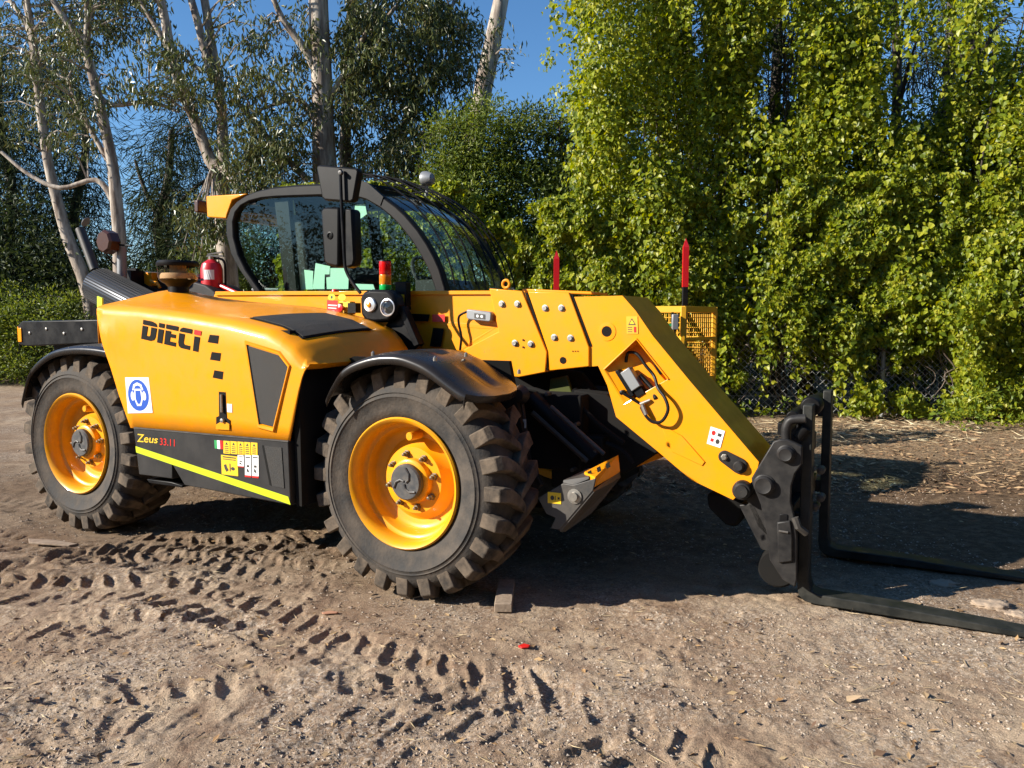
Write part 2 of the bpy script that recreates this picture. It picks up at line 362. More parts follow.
# lettering DIECI (stencil letters, slanted with the panel)
fn = quadmap([side(*p) for p in K(120, 280, 6.4, [(150, 254), (521, 326), (506, 462), (136, 376)])])
cut = 0.30
dk = []
dk += [(0, [(0.0, 0), (0.16, 0), (0.22, .06), (0.245, .16), (0.25, cut - .06), (0.0, cut - .06)]),
       (0, [(0.0, cut), (0.09, cut), (0.09, .78), (0.14, .78), (0.155, .72), (0.155, cut), (0.25, cut), (0.25, .75), (0.23, .92), (0.17, 1), (0.0, 1)]),
       (0, rect(.285, 0, .375, cut - .08)), (0, rect(.285, cut, .375, 1)),
       (0, rect(.41, 0, .615, cut - .08)), (0, [(.41, cut), (.50, cut), (.50, .42), (.59, .42), (.59, .60), (.50, .60), (.50, .80), (.61, .80), (.61, 1), (.41, 1)]),
       (0, [(.645, .22), (.66, .08), (.70, 0), (.85, 0), (.85, .22)]),
       (0, [(.645, cut), (.735, cut), (.735, .72), (.755, .80), (.85, .80), (.85, 1), (.70, 1), (.66, .92), (.645, .76)]),
       (1, rect(.89, 0, 1.0, .22)), (0, rect(.90, cut, .99, 1))]
decal('lettering', dk, fn, [M['lettering'], M['red']], HOOD)
sq = [[(575, 350), (632, 355), (627, 408), (562, 398)], [(588, 460), (648, 468), (642, 520), (577, 510)], [(605, 577), (664, 587), (658, 638), (594, 625)]]
for q in sq:
    decal('square_mark', [(0, rect(0, 0, 1, 1))], quadmap([side(*p) for p in K(120, 280, 6.4, q)]), [M['lettering']], HOOD)
# ear protection sign
fn = quadmap([side(*p) for p in c8([(97, 297), (187, 297), (203, 433), (108, 435)])])
head = [(0.30, .30), (.40, .22), (.60, .22), (.70, .30), (.72, .62), (.62, .80), (.5, .86), (.38, .80), (.28, .62)]
decal('safety_sign', [(0, rect(0, 0, 1, 1)), (1, circ(.5, .5, .43, .44)), (2, [(.27, .36), (.33, .2), (.5, .14), (.67, .2), (.73, .36), (.68, .36), (.6, .25), (.5, .22), (.4, .25), (.32, .36)]),
      (2, circ(.26, .52, .075, .13, 14)), (2, circ(.74, .52, .075, .13, 14)), (2, [(.36, .32), (.64, .32), (.67, .62), (.58, .8), (.42, .8), (.33, .62)]), (3, [(.40, .37), (.60, .37), (.62, .6), (.55, .74), (.45, .74), (.38, .6)])],
      fn, [M['white'], M['blue'], M['white'], M['blue']], HOOD)
# latch
lt = MB(); lt.prism([side(*p) + Vector((0, -0.002, 0)) for p in c8([(457, 352), (483, 354), (486, 452), (500, 462), (500, 497), (447, 494), (447, 450), (458, 445)])], (0, 0.003, 0))
lt.build('latch_recess', M['mattblack'], HOOD)
lh = MB(); lh.tube([side(*p) + Vector((0, -0.012, 0)) for p in c8([(472, 362), (474, 430)])], 0.007, 8); lh.lathe([(0.001, -0.02), (0.012, -0.018), (0.014, 0)], side(*c8([(476, 462)])[0]), n=14)
lh.build('latch_handle', M['steel'], HOOD, smooth=True)
decal('latch_tag', [(0, rect(0, 0, 1, 1))], quadmap([side(*p) for p in c8([(488, 398), (507, 400), (508, 432), (489, 430)])]), [M['white']], HOOD)
MB().prism([side(*p) + Vector((0, -0.0065, 0)) for p in c8([(448, 478), (476, 462), (500, 476), (500, 500), (448, 496)])], (0, 0.004, 0)).build('latch_lip', M['yellow'], HOOD, bevel=0.002)
MB().prism([S(97, 296, 0.0), S(102, 298, 0.0), S(102, 309, 0.0), S(97, 307, 0.0)], (0, 0.01, 0)).build('marker_tape', M['lime'], HOOD)
# ---- lower skirt
c5 = lambda l: K(120, 400, 5.12, l)
SK = -0.112
skirt = plate('side_skirt', c5([(68, 142), (860, 212), (875, 540), (330, 437), (268, 332), (268, 405), (97, 382)]), SK, 0.30, M['skirt'], TH, bevel=0.006)
plate('skirt_step', c5([(135, 405), (262, 420), (320, 438), (318, 450), (150, 425)]), SK + 0.03, 0.2, M['black'], skirt)
skf = SK - 0.0005
def skm(l): return quadmap([S(x, y, skf) for x, y in c5(l)])
decal('reflective_stripe', [(0, rect(0, 0, 1, 1))], skm([(80, 236), (862, 495), (874, 536), (84, 268)]), [M['lime']], skirt)
MB().prism([S(x, y, SK - 0.004) for x, y in c5([(70, 139), (860, 209), (860, 216), (70, 146)])], (0, 0.012, 0)).build('edge_trim', M['worn'], skirt)
text_mesh('Zeus', skm([(86, 172), (196, 186), (192, 222), (88, 214)]), 'model_lettering', M['sticker'], skirt, (0, -0.001, 0), shear=0.1, bold=0.008)
text_mesh('33.11', skm([(205, 194), (281, 202), (281, 238), (205, 230)]), 'model_number', M['red'], skirt, (0, -0.001, 0), bold=0.006)
fn = skm([(483, 205), (527, 208), (529, 252), (486, 248)])
decal('flag_sticker', [(0, rect(0, 0, .33, 1)), (1, rect(.33, 0, .67, 1)), (2, rect(.67, 0, 1, 1))], fn, [M['green'], M['white'], M['red']], skirt)
def warn(l, rows=(.15, .4, .55, .7, .85), base='sticker', name='warning_sticker'):
    f = skm(l); P = [(0, rect(0, 0, 1, 1)), (1, [(.5, .08), (.72, .3), (.28, .3)])] + [(1, rect(.2, r, .8, r + .06)) for r in rows[1:]]
    decal(name, P, f, [M[base], M['ink']], skirt)
for (a, b) in ((530, 563), (566, 599), (602, 634), (637, 668), (671, 704)):
    d = (a - 530) * 0.06; warn([(a, 208 + d), (b, 211 + d), (b + 1, 276 + d), (a + 1, 273 + d)])
f = skm([(518, 280), (603, 290), (606, 390), (522, 380)])
decal('warning_sticker', [(0, rect(0, 0, 1, 1)), (1, rect(.1, .06, .9, .12)), (1, rect(.1, .18, .9, .22)), (1, [(.15, .5), (.3, .45), (.35, .6), (.45, .75), (.3, .85), (.2, .7)]), (1, circ(.7, .65, .12, .09, 12)), (1, rect(.5, .4, .56, .8))], f, [M['sticker'], M['ink']], skirt)
for (a, b, h) in ((603, 634, 345), (640, 672, 396), (677, 710, 400)):
    f = skm([(a, 281), (b, 284), (b + 1, h), (a + 1, h - 3)])
    decal('instruction_sticker', [(0, rect(0, 0, 1, 1)), (1, rect(.12, .08, .88, .13)), (1, rect(.3, .45, .7, .55)), (1, [(.3, .6), (.55, .65), (.7, .8), (.3, .75)]), (2, rect(0, .92, 1, 1))], f, [M['white'], M['ink'], M['red']], skirt)
MB().prism([S(x, y, SK - 0.004) for x, y in c5([(738, 234), (826, 244), (840, 452), (778, 440)])], (0, 0.006, 0)).build('skirt_vent', M['mesh'], skirt)
MB().prism([S(x, y, SK - 0.003) for x, y in c5([(726, 232), (737, 233), (777, 440), (766, 436)])], (0, 0.006, 0)).build('vent_gap', M['mattblack'], skirt)

# ---- chassis, axles
ch = MB(); ch.box((-1.3, 1.05, 0.78), (3.9, 0.62, 0.42)); ch.box((-1.45, 0.62, 0.70), (1.3, 0.8, 0.45)); ch.box((-1.2, 1.7, 0.72), (1.5, 0.8, 0.42)); ch.box((-2.95, 1.12, 0.95), (0.6, 1.5, 0.5))
ch.prism([(0.05, 0.96, 0.6), (0.62, 0.96, 0.62), (0.74, 0.96, 0.9), (0.55, 0.96, 1.1), (0.0, 0.96, 1.15)], (0, 0.05, 0)); ch.prism([(0.05, 1.45, 0.6), (0.62, 1.45, 0.62), (0.78, 1.45, 0.95), (0.55, 1.45, 1.2), (0.0, 1.45, 1.2)], (0, 0.05, 0))
ch.build('chassis', M['mattblack'], TH, bevel=0.01)
for x in (0, -2.625):
    a = MB(); a.tube([(x, 0.3, .588), (x, 0.75, .588)], [0.10, 0.085], 20); a.tube([(x, .75, .588), (x, 1.12, .588), (x, 1.5, .588)], [0.10, 0.19, 0.10], 20); a.tube([(x, 1.5, .588), (x, 1.95, .588)], [0.085, 0.10], 20)
    a.build('axle', M['mattblack'], TH, smooth=True)
# wheel arch liner behind the front wheel, in shade
MB().prism([(-0.64, 0.16, 0.44), (-0.60, 0.16, 1.12), (-0.42, 0.16, 1.2), (0.35, 0.48, 1.18), (0.5, 0.48, 0.5)], (0, 0.03, 0)).build('arch_liner', M['mattblack'], TH)
MB().box((-0.60, 0.3, 0.78), (0.04, 0.76, 0.72)).build('arch_bulkhead', M['mattblack'], TH)

# ---- front fender
def fender(name, prof, ymin, ymax, xend, bumps):
    pr = smoothpts([Vector((x, 0, z)) for x, z in prof], 4); vs = []; fs = []; ny = 16
    rows = []
    ys = [ymin + (ymax - ymin) * j / ny for j in range(ny + 1)]
    for j, y in enumerate(ys):
        xe = interp(xend, y) if xend else None; row = []
        # arc-length trim of the front end
        pts = pr
        if xe is not None:
            pts = []
            for p in pr:
                if p.x <= xe: pts.append(p)
                else: break
            nxt = pr[min(len(pts), len(pr) - 1)]; prv = pts[-1]
            if nxt.x > prv.x: t = (xe - prv.x) / (nxt.x - prv.x); pts.append(prv.lerp(nxt, min(1, t)))
        # resample to constant count
        L = [0]
        for a, b in zip(pts, pts[1:]): L.append(L[-1] + (b - a).length)
        N = 40
        for i in range(N + 1):
            s = L[-1] * i / N; k = max(q for q in range(len(L)) if L[q] <= s + 1e-9); k = min(k, len(pts) - 2)
            t = (s - L[k]) / max(1e-6, L[k + 1] - L[k]); p = pts[k].lerp(pts[k + 1], t)
            dz = -0.012 * (2 * (y - ymin) / (ymax - ymin) - 1) ** 4 * 1.5
            for (x0, x1, y0, y1, h) in bumps:
                if x0 < p.x < x1 and y0 < y < y1: dz += h
            row.append(Vector((p.x, y, p.z + dz)))
        rows.append(row)
    # lip on the near edge and front edge
    lip = [v + Vector((0, -0.004, -0.042)) for v in rows[0]]
    rows = [lip, [v + Vector((0, -0.010, -0.012)) for v in rows[0]]] + rows
    n = len(rows[0]); vs = [v for r_ in rows for v in r_]
    fs = [(j * n + i, j * n + i + 1, (j + 1) * n + i + 1, (j + 1) * n + i) for j in range(len(rows) - 1) for i in range(n - 1)]
    b = len(vs); vs += [r_[-1] + Vector((-0.008, 0, -0.03)) for r_ in rows]
    fs += [(j * n + n - 1, (j + 1) * n + n - 1, b + j + 1, b + j) for j in range(len(rows) - 1)]
    return mk(name, vs, fs, M['fender'], TH, smooth=True, ang=60, solid=0.008)
fd = fender('fender', [(-0.375, 1.02), (-0.342, 1.075), (-0.256, 1.173), (-0.1, 1.230), (0.05, 1.243), (0.15, 1.225), (0.248, 1.187), (0.384, 1.105), (0.47, 1.065), (0.56, 1.045), (0.64, 1.04)],
            -0.10, 0.42, [(-0.1, .44), (-0.06, .50), (0.0, .535), (.12, .545), (.25, .515), (.35, .46), (.42, .38)], [(0.0, 0.14, 0.12, 0.2, -0.012), (0.27, 0.45, 0.12, 0.2, -0.012)])
fb = MB()
for (px, py) in ((373, 353), (435, 358), (466, 354), (519, 371)):
    p = S(px, py, -0.06 if px < 440 else 0.25); fb.lathe([(0.009, -0.01), (0.009, 0.006), (0.005, 0.010), (0.001, 0.014)], (p.x, p.y, p.z - 0.004), 'z', 8)
fb.build_each('fender_bolt', M['steel'], fd)
fender('fender', [(-3.09, 0.86), (-3.06, 0.93), (-2.99, 1.06), (-2.88, 1.14), (-2.74, 1.20), (-2.6, 1.228), (-2.45, 1.238), (-2.28, 1.235), (-2.12, 1.22)], -0.05, 0.43, None, [])

# ---- rear light beam, exhaust, lamps behind the hood
bm_ = MB(); bm_.prism([(-3.50, 0.17, 1.215), (-3.50, 0.17, 1.352), (-3.44, 0.17, 1.385), (-2.3, 0.17, 1.40), (-2.3, 0.17, 1.25), (-3.4, 0.17, 1.205)], (0, 0.14, 0))
beam = bm_.build('rear_beam', M['black'], TH, bevel=0.008)
bb = MB()
for i in range(5): bb.lathe([(0.001, -0.008), (0.01, -0.006), (0.012, 0.0)], (-3.35 + i * .2, 0.169, 1.30 + 0.03 * (i % 2)), n=10)
bb.build_each('beam_bolt', M['steel'], beam)
MB().box((-3.505, 0.24, 1.29), (0.02, 0.13, 0.11)).box((-3.47, 0.166, 1.285), (0.045, 0.006, 0.10)).build('side_reflector', M['amber'], beam, bevel=0.003)
rb = MB(); rb.box((-3.0, 1.2, 1.10), (0.8, 1.7, 0.5)); rb.box((-3.3, 1.2, 0.85), (0.3, 1.6, 0.5)); rb.build('rear_counterweight', M['black'], TH, bevel=0.03)
ex = MB(); a = S(100, 286, 0.50); b = S(160, 317, 0.50); ax = (b - a).normalized()
ex.tube([a - ax * 0.055, a - ax * 0.04, a - ax * 0.01, a, b], [0.05, 0.10, 0.127, 0.131, 0.131], 40)
muf = ex.build('muffler', mat('ribbed heat shield', (0.055, 0.058, 0.065), 0.3, metal=0.7), TH, smooth=True)
ribs = MB(); u = ax.orthogonal().normalized(); w_ = ax.cross(u)
for k in range(44):
    an = 2 * PI * k / 44; d = (u * math.cos(an) + w_ * math.sin(an)) * 0.132; ribs.tube([a + d, b + d], 0.0045, 5)
ribs.build('shield_ribs', M['plastic'], muf)
sp = MB(); sp.tube([S(95, 270, 0.50), S(80, 229, 0.50)], 0.033, 20, cap=False); stack = sp.build('exhaust_stack', M['worn'], muf, smooth=True)
fl = MB(); q = S(86, 222, 0.5); fl.lathe([(0.001, 0), (0.038, 0.0), (0.038, 0.004), (0.001, 0.004)], (0, 0, 0), 'z', 20)
flo = fl.build('rain_flap', M['aluminium'], muf); flo.location = q; flo.rotation_euler = (0.3, math.radians(-55), 0)
br = MB(); br.tube([S(122, 247, .6), S(122, 280, .6)], 0.034, 14); lb = br.build('lamp_post', M['aluminium'], TH, smooth=True)
lm = MB(); lm.lathe([(0.001, -0.05), (0.07, -0.05), (0.085, -0.035), (0.085, 0.03), (0.05, 0.06), (0.001, 0.06)], S(109, 242, 0.52), n=8); wl = lm.build('rear_lamp', M['brown'], TH)
MB().tube([S(120, 245, .55), S(131, 246, .55)], 0.008, 6).tube([S(104, 250, .55), S(112, 262, .6), S(120, 268, .6)], 0.006, 6).build('lamp_bracket', M['black'], wl)
# misc machinery behind the hood
ms = MB(); ms.box(S(133, 279, 0.75), (0.12, 0.12, 0.12)); ms.box(S(129, 272, 0.8), (0.2, 0.03, 0.05)); ms.tube([S(135, 280, .8), S(150, 290, .8), S(175, 296, .8)], 0.02, 8)
ms.tube([S(118, 262, .8), S(122, 277, .8)], 0.02, 8); ms.build('hydraulic_fittings', M['black'], TH)
MB().prism([S(*p, 0.85) for p in ((134, 271), (160, 272), (205, 285), (215, 292), (215, 300), (150, 300))], (0, 0.3, 0)).build('cooler_cover', M['skirt'], TH, bevel=0.01)
MB().box(S(152, 280, 0.9), (0.26, 0.2, 0.10)).tube([S(150, 281, .78), S(157, 283, .78), S(160, 288, .78)], 0.012, 8).build('boom_pivot_block', M['yellow'], TH, bevel=0.01)
# pre-cleaner
pc = S(179, 300, 0.30); pz = S(179, 265, 0.30).z
pcx = (pc.x, 0.30, 0)
nk = MB(); z0 = hood_top(pc.x, 0.30).z - 0.03; nk.lathe([(0.066, z0 - 0.02), (0.062, z0 + 0.055), (0.08, z0 + 0.075), (0.10, z0 + 0.085), (0.116, z0 + 0.10)], pcx, 'z', 28)
pcn = nk.build('air_precleaner', M['plastic'], TH, smooth=True)
MB().lathe([(0.112, z0 + 0.10), (0.122, z0 + 0.12), (0.122, z0 + 0.185)], pcx, 'z', 36).build('dust_bowl', M['bowl'], pcn, smooth=True)
MB().lathe([(0.05, z0 + 0.09), (0.05, z0 + 0.19)], pcx, 'z', 20).lathe([(0.108, z0 + 0.105), (0.108, z0 + 0.125), (0.10, z0 + 0.14)], pcx, 'z', 30).build('bowl_core', M['dustybowl'], pcn, smooth=True)
MB().lathe([(0.124, z0 + 0.182), (0.128, z0 + 0.188), (0.128, z0 + 0.205), (0.118, z0 + 0.218), (0.04, z0 + 0.222), (0.001, z0 + 0.222)], pcx, 'z', 36).build('precleaner_lid', M['black'], pcn, smooth=True)
MB().tube([S(198, 276, .95), S(215, 283, .95), S(243, 296, .95)], 0.016, 10).build('red_hose', M['redgloss'], TH, smooth=True)

# ---- boom
c3 = lambda l: K(180, 150, 3.2, l)
c5b = lambda l: K(400, 230, 3.2, l)
YB = 0.80; BW = 0.42
boom = plate('boom', [(215, 291.5), (500, 290.5), (540, 300), (545, 372), (519, 377), (462, 352), (300, 345), (200, 330)], YB + 0.02, BW - 0.04, M['yellow'], TH, bevel=0.012)
# long raised rib and fold on the base section
MB().prism([S(*p, YB + 0.019) for p in c5b([(30, 283), (318, 306), (200, 384), (186, 378), (290, 318), (28, 300)])], (0, 0.012, 0)).build('boom_rib', M['yellow'], boom, bevel=0.004)
MB().prism([S(*p, YB + 0.006) for p in [(215, 291.5), (500, 290.5), (500, 294.5), (215, 295.5)]], (0, 0.02, 0)).build('boom_flange', M['yellow'], boom, bevel=0.003)
pa = plate('clamp_plate', c5b([(285, 187), (390, 195), (470, 390), (465, 455), (380, 471), (345, 468), (200, 385), (315, 325)]), YB - 0.012, 0.03, M['yellow'], boom, bevel=0.005)
pb = plate('clamp_plate', c5b([(408, 197), (540, 200), (605, 375), (605, 437), (478, 450), (474, 390)]), YB - 0.014, 0.03, M['yellow'], boom, bevel=0.005)
MB().prism([S(*p, YB + 0.1) for p in c5b([(390, 188), (612, 197), (615, 206), (392, 200)])], (0, 0.25, 0)).build('boom_top_flange', M['yellow'], boom, bevel=0.004)
MB().prism([S(*p, YB - 0.004) for p in c5b([(400, 200), (407, 200), (474, 392), (472, 450), (466, 450), (468, 390)])], (0, 0.012, 0)).prism([S(*p, YB - 0.004) for p in c5b([(543, 206), (552, 206), (614, 372), (606, 374)])], (0, 0.012, 0)).build_each('boom_joint_gap', M['mattblack'], boom)
bo = MB()
for (x, y) in ((326, 237), (376, 237), (368, 362), (419, 365), (465, 250), (517, 250), (494, 344), (546, 346)):
    p = S(*c5b([(x, y)])[0], YB - 0.014); bo.lathe([(0.019, 0.0), (0.019, -0.004), (0.012, -0.005), (0.012, -0.014), (0.001, -0.014)], p, n=12)
bo.build_each('boom_bolt', M['steel'], boom)
hl = MB()
for (x, y, r) in ((521, 417, .019), (662, 325, .028), (394, 352, .006), (394, 375, .006)):
    p = S(*c5b([(x, y)])[0], YB - 0.0165 if x < 600 else YB - 0.003); hl.lathe([(r, 0), (0.001, 0)], p, n=20)
for x in (553, 561, 569):
    p = S(*c5b([(x, 388)])[0], YB - 0.0165); hl.lathe([(.004, 0), (0.001, 0)], p, n=10)
hl.build_each('boom_hole', M['mattblack'], boom)
pr_ = MB(); pr_.lathe([(0.05, 0.004), (0.05, -0.001), (0.03, -0.002), (0.028, 0.0)], S(*c5b([(662, 325)])[0], YB - 0.002), n=24); pr_.build('pin_collar', M['yellow'], boom, smooth=True)
# goose-neck head: outline with a recess
hd_out = c5b([(556, 214), (712, 210)]) + [(636, 311), (653, 336), (690, 381), (759, 462), (756, 478), (733, 500), (691, 480), (657, 451), (616, 417), (607, 385), (598, 366), (589, 367), (589, 347)]
rec = [(636.5, 339), (604, 369.5), (624, 404), (668, 379)]
o3 = [S(*p, YB) for p in hd_out]; r3 = [S(*p, YB) for p in rec]
bm = bmesh.new()
ov = [bm.verts.new(p) for p in o3]; rv = [bm.verts.new(p) for p in r3]
es = [bm.edges.new((ov[i], ov[(i + 1) % len(ov)])) for i in range(len(ov))] + [bm.edges.new((rv[i], rv[(i + 1) % 4])) for i in range(4)]
bmesh.ops.triangle_fill(bm, edges=es, use_beauty=True)
dv = [bm.verts.new(r3[0] + Vector((0, 0.11, 0))), bm.verts.new(r3[1] + Vector((0, 0.012, 0)) + (r3[0] - r3[1]) * 0.04), bm.verts.new(r3[2] + Vector((0, 0.004, 0)) + (r3[3] - r3[2]) * 0.04), bm.verts.new(r3[3] + Vector((0, 0.09, 0)))]
for i in range(4): bm.faces.new((rv[i], rv[(i + 1) % 4], dv[(i + 1) % 4], dv[i]))
bm.faces.new(dv)
bv = [bm.verts.new(p + Vector((0, BW, 0))) for p in o3]
for i in range(len(ov)): bm.faces.new((ov[i], ov[(i + 1) % len(ov)], bv[(i + 1) % len(ov)], bv[i]))
bm.faces.new(bv[::-1])
bmesh.ops.recalc_face_normals(bm, faces=bm.faces)
me = bpy.data.meshes.new('boom_head'); bm.to_mesh(me); bm.free(); me.materials.append(M['yellow'])
BH = bpy.data.objects.new('boom_head', me); COL.objects.link(BH); BH.parent = TH
bd = BH.modifiers.new('b', 'BEVEL'); bd.width = 0.003; bd.segments = 2; bd.limit_method = 'ANGLE'; bd.angle_limit = math.radians(35)
# raised welded lips round the recess
lp = MB(); lp.tube([S(*p, YB - 0.004) for p in ((604, 369.5), (636.5, 339), (668, 379))], 0.005, 8); lp.build('recess_lip', M['yellow'], BH, smooth=True)
# lower web and wedge under the head
plate('boom_web', [(616, 440), (657, 452), (662, 458), (628, 470)], YB + 0.12, 0.2, M['yellow'], BH)
plate('head_gusset', [(660, 424), (682, 436), (705, 462), (702, 466), (672, 452)], YB - 0.006, 0.01, M['yellow'], BH, bevel=0.003)
# solenoid and hoses in the recess
va = MB(); c = S(632, 379, YB + 0.01); dirv = (S(644, 398, YB) - S(624, 366, YB)).normalized(); nrm_ = Vector((dirv.z, 0, -dirv.x))
rot = Matrix((dirv, Vector((0, 1, 0)), nrm_)).transposed()
va.box(c, (0.115, 0.06, 0.058), rot); SV = va.build('valve_block', M['aluminium'], BH, bevel=0.004)
MB().box(c + dirv * 0.078 + Vector((0, 0.01, 0)), (0.05, 0.055, 0.05), rot).box(c + dirv * 0.0 + nrm_ * 0.04, (0.16, 0.05, 0.022), rot).tube([S(640, 375, YB + .03), S(652, 388, YB + .03), S(656, 399, YB)], 0.013, 8).tube([S(650, 352, YB + .04), S(662, 374, YB + .03)], 0.014, 8).build('valve_solenoid', M['black'], BH, bevel=0.003)
hs = MB(); hs.tube(smoothpts([S(*p, y) for p, y in (((626, 362), YB + .05), ((628, 353), YB + .04), ((637, 354), YB + .03), ((646, 366), YB + .02), ((654, 376), YB + .01), ((658, 388), YB - .02), ((665, 398), YB - .04), ((668, 410), YB - .05), ((662, 421), YB - .05), ((653, 422), YB - .04), ((646, 416), YB - .03), ((641, 407), YB - .02))], 5), 0.0085, 8)
hs.build('hydraulic_hose', M['black'], BH, smooth=True)
MB().tube([S(623, 393, YB - .025), S(640, 404, YB - .02)], [0.009, 0.006], 8).lathe([(0.001, -0.01), (0.013, -0.006), (0.013, 0.03)], S(622, 392.5, YB - .02), n=12).build('hose_fitting', M['black'], BH, smooth=True)
MB().tube([S(640, 404, YB - .02), S(650, 400, YB - .01)], 0.008, 8).tube([S(646, 415, YB - .028), S(642, 405, YB - .022)], 0.012, 8).build('hose_coupling', M['steel'], BH, smooth=True)
def bdecal(name, l, P, mats, y, par): decal(name, P, quadmap([S(*p, y) for p in l]), mats, par)
bdecal('warning_sticker', c5b([(724, 276), (760, 276), (762, 332), (726, 332)]), [(0, rect(0, 0, 1, 1)), (1, [(.5, .1), (.85, .5), (.15, .5)]), (2, [(.5, .2), (.72, .44), (.28, .44)]), (1, rect(.1, .62, .5, .66)), (1, rect(.1, .74, .5, .78)), (1, rect(.1, .86, .5, .9)), (3, rect(.65, .6, .85, .92))], [M['cage'], M['ink'], M['sticker'], M['red']], YB - 0.002, BH)
bdecal('lift_sticker', K(600, 280, 3.84, [(425, 562), (480, 580), (462, 645), (410, 628)]), [(0, rect(0, 0, 1, 1)), (1, circ(.3, .3, .14, .14, 14)), (2, circ(.7, .7, .14, .14, 14)), (2, rect(.6, .22, .85, .4)), (1, rect(.2, .62, .42, .8))], [M['white'], M['red'], M['ink']], YB - 0.002, BH)
lk = MB(); a = S(724.5, 457, YB - .012); b = S(739, 466, YB - .012)
nn = 12; ca = [a + Vector((math.cos(t), 0, math.sin(t))) * 0.030 for t in np.linspace(0, 2 * PI, nn, endpoint=False)]; d = (b - a).normalized(); nv = Vector((-d.z, 0, d.x))
out = [a + (nv * math.cos(t) - d * math.sin(t)) * 0.032 for t in np.linspace(0, PI, 9)] + [b + (-nv * math.cos(t) + d * math.sin(t)) * 0.040 for t in np.linspace(0, PI, 9)]
lk.prism(out, (0, 0.014, 0)); LKp = lk.build('keeper_plate', M['carriage'], BH, bevel=0.003)
MB().lathe([(0.017, 0), (0.017, -0.008), (0.012, -0.009), (0.012, -0.018), (0.001, -0.018)], a, n=6).build('keeper_bolt', M['steel'], LKp)
MB().lathe([(0.026, 0), (0.026, -0.02), (0.02, -0.026), (0.001, -0.026)], b, n=20).build('keeper_pin', M['carriage'], LKp, smooth=True)
# base boom details
eb = MB(); c = S(506, 284, YB + .03)
eb.tube([c + Vector((math.cos(t), 0, math.sin(t))) * 0.022 for t in np.linspace(-PI * .5, PI * 1.5, 19)], 0.008, 8); eb.build('lifting_eye', M['yellow'], boom, smooth=True)
al = plate('boom_lamp', c5b([(212, 256), (216, 254), (288, 262), (292, 267), (290, 291), (284, 294), (218, 286), (212, 280)]), YB - 0.035, 0.045, M['aluminium'], boom, bevel=0.006)
decal('lamp_plate', [(0, rect(0, 0, 1, 1)), (1, circ(.3, .5, .12, .3, 10)), (1, circ(.7, .5, .12, .3, 10))], quadmap([S(*p, YB - 0.036) for p in c5b([(238, 266), (272, 270), (272, 286), (238, 282)])]), [M['worn'], M['white']], al)
MB().tube(smoothpts([S(*p, YB - .02) for p in c5b([(213, 262), (190, 275), (188, 300), (196, 340), (192, 385)])], 4), 0.007, 6).build('lamp_cable', M['black'], al, smooth=True)
bdecal('black_marks', c5b([(28, 268), (160, 268), (160, 380), (28, 380)]), [(0, [(.08, 0), (.52, .02), (.48, .22), (.0, .2)]), (1, rect(.58, .02, .88, .23)), (0, [(.60, .4), (.86, .42), (.78, .95), (.52, .93)]), (0, [(.1, .7), (.34, .72), (.34, .94), (.08, .92)]), (0, [(.0, .38), (.14, .38), (.14, .5), (.06, .52)])], [M['lettering'], M['red']], YB + 0.006, boom)

# ---- linkage below the boom, in the machine's shade
cu = lambda l: K(500, 370, 4.517, l)
lkg = MB(); lkg.tube([S(*cu([(95, 115)])[0], .52), S(*cu([(95, 115)])[0], .75)], 0.045, 20); lkg.lathe([(0.001, -0.02), (0.03, -0.02), (0.04, -0.0), (0.05, 0.02)], S(*cu([(88, 112)])[0], .50), n=20)
lkg.build('pivot_pin', M['carriage'], TH, smooth=True)
cy = MB(); cy.tube([S(*cu([(140, 130)])[0], .72), S(*cu([(430, 400)])[0], .72)], 0.055, 24); cyl = cy.build('lift_cylinder', M['black'], TH, smooth=True)
MB().tube([S(*cu([(230, 165)])[0], .63), S(*cu([(470, 380)])[0], .63)], 0.012, 10).tube([S(*cu([(150, 190)])[0], .68), S(*cu([(400, 410)])[0], .68)], 0.02, 10).build_each('cylinder_pipe', M['worn'], cyl, smooth=True)
cy = MB(); cy.tube([S(*cu([(330, 100)])[0], .95), S(*cu([(600, 360)])[0], .95)], 0.05, 20); cy.build('tilt_cylinder', M['black'], TH, smooth=True)
MB().prism([S(*p, .60) for p in cu([(42, 150), (100, 150), (135, 420), (190, 520), (150, 560), (110, 420)])], (0, 0.03, 0)).build('link_arm', M['carriage'], TH, bevel=0.006)
bdecal('part_tag', cu([(92, 222), (118, 222), (118, 262), (92, 262)]), [(0, rect(0, 0, 1, 1)), (1, rect(.3, .2, .45, .8)), (1, rect(.6, .2, .7, .8))], [M['white'], M['ink']], .597, TH)
MB().prism([S(*p, .90) for p in cu([(225, 40), (300, 25), (330, 110), (300, 210), (215, 170)])], (0, 0.03, 0)).prism([S(*p, .92) for p in cu([(350, 215), (395, 200), (490, 320), (450, 360)])], (0, 0.03, 0)).build_each('shade_toned_bracket', mat('shade toned bracket', (0.05, 0.06, 0.008), 0.4), TH, bevel=0.008)  # olive stands for yellow chassis reflections in shadow, put into the colour
ft = MB()
for q in ((215, 108), (345, 245), (430, 370), (380, 405), (330, 450)):
    p = S(*cu([q])[0], .70); ft.lathe([(0.001, -0.02), (0.011, -0.018), (0.012, 0.03)], p, n=8)
ft.build_each('hydraulic_union', M['worn'], TH)
hz_ = MB()
for (a, b, c_) in (((240, 240), (300, 330), (420, 420)), ((330, 120), (430, 230), (560, 330)), ((180, 320), (260, 420), (330, 470)), ((480, 330), (560, 370), (600, 420)), ((90, 80), (160, 90), (220, 110))):
    hz_.tube(smoothpts([S(*cu([q])[0], .78) for q in (a, b, c_)], 5), 0.014, 8)
hz_.build_each('hydraulic_hose', M['mattblack'], TH, smooth=True)
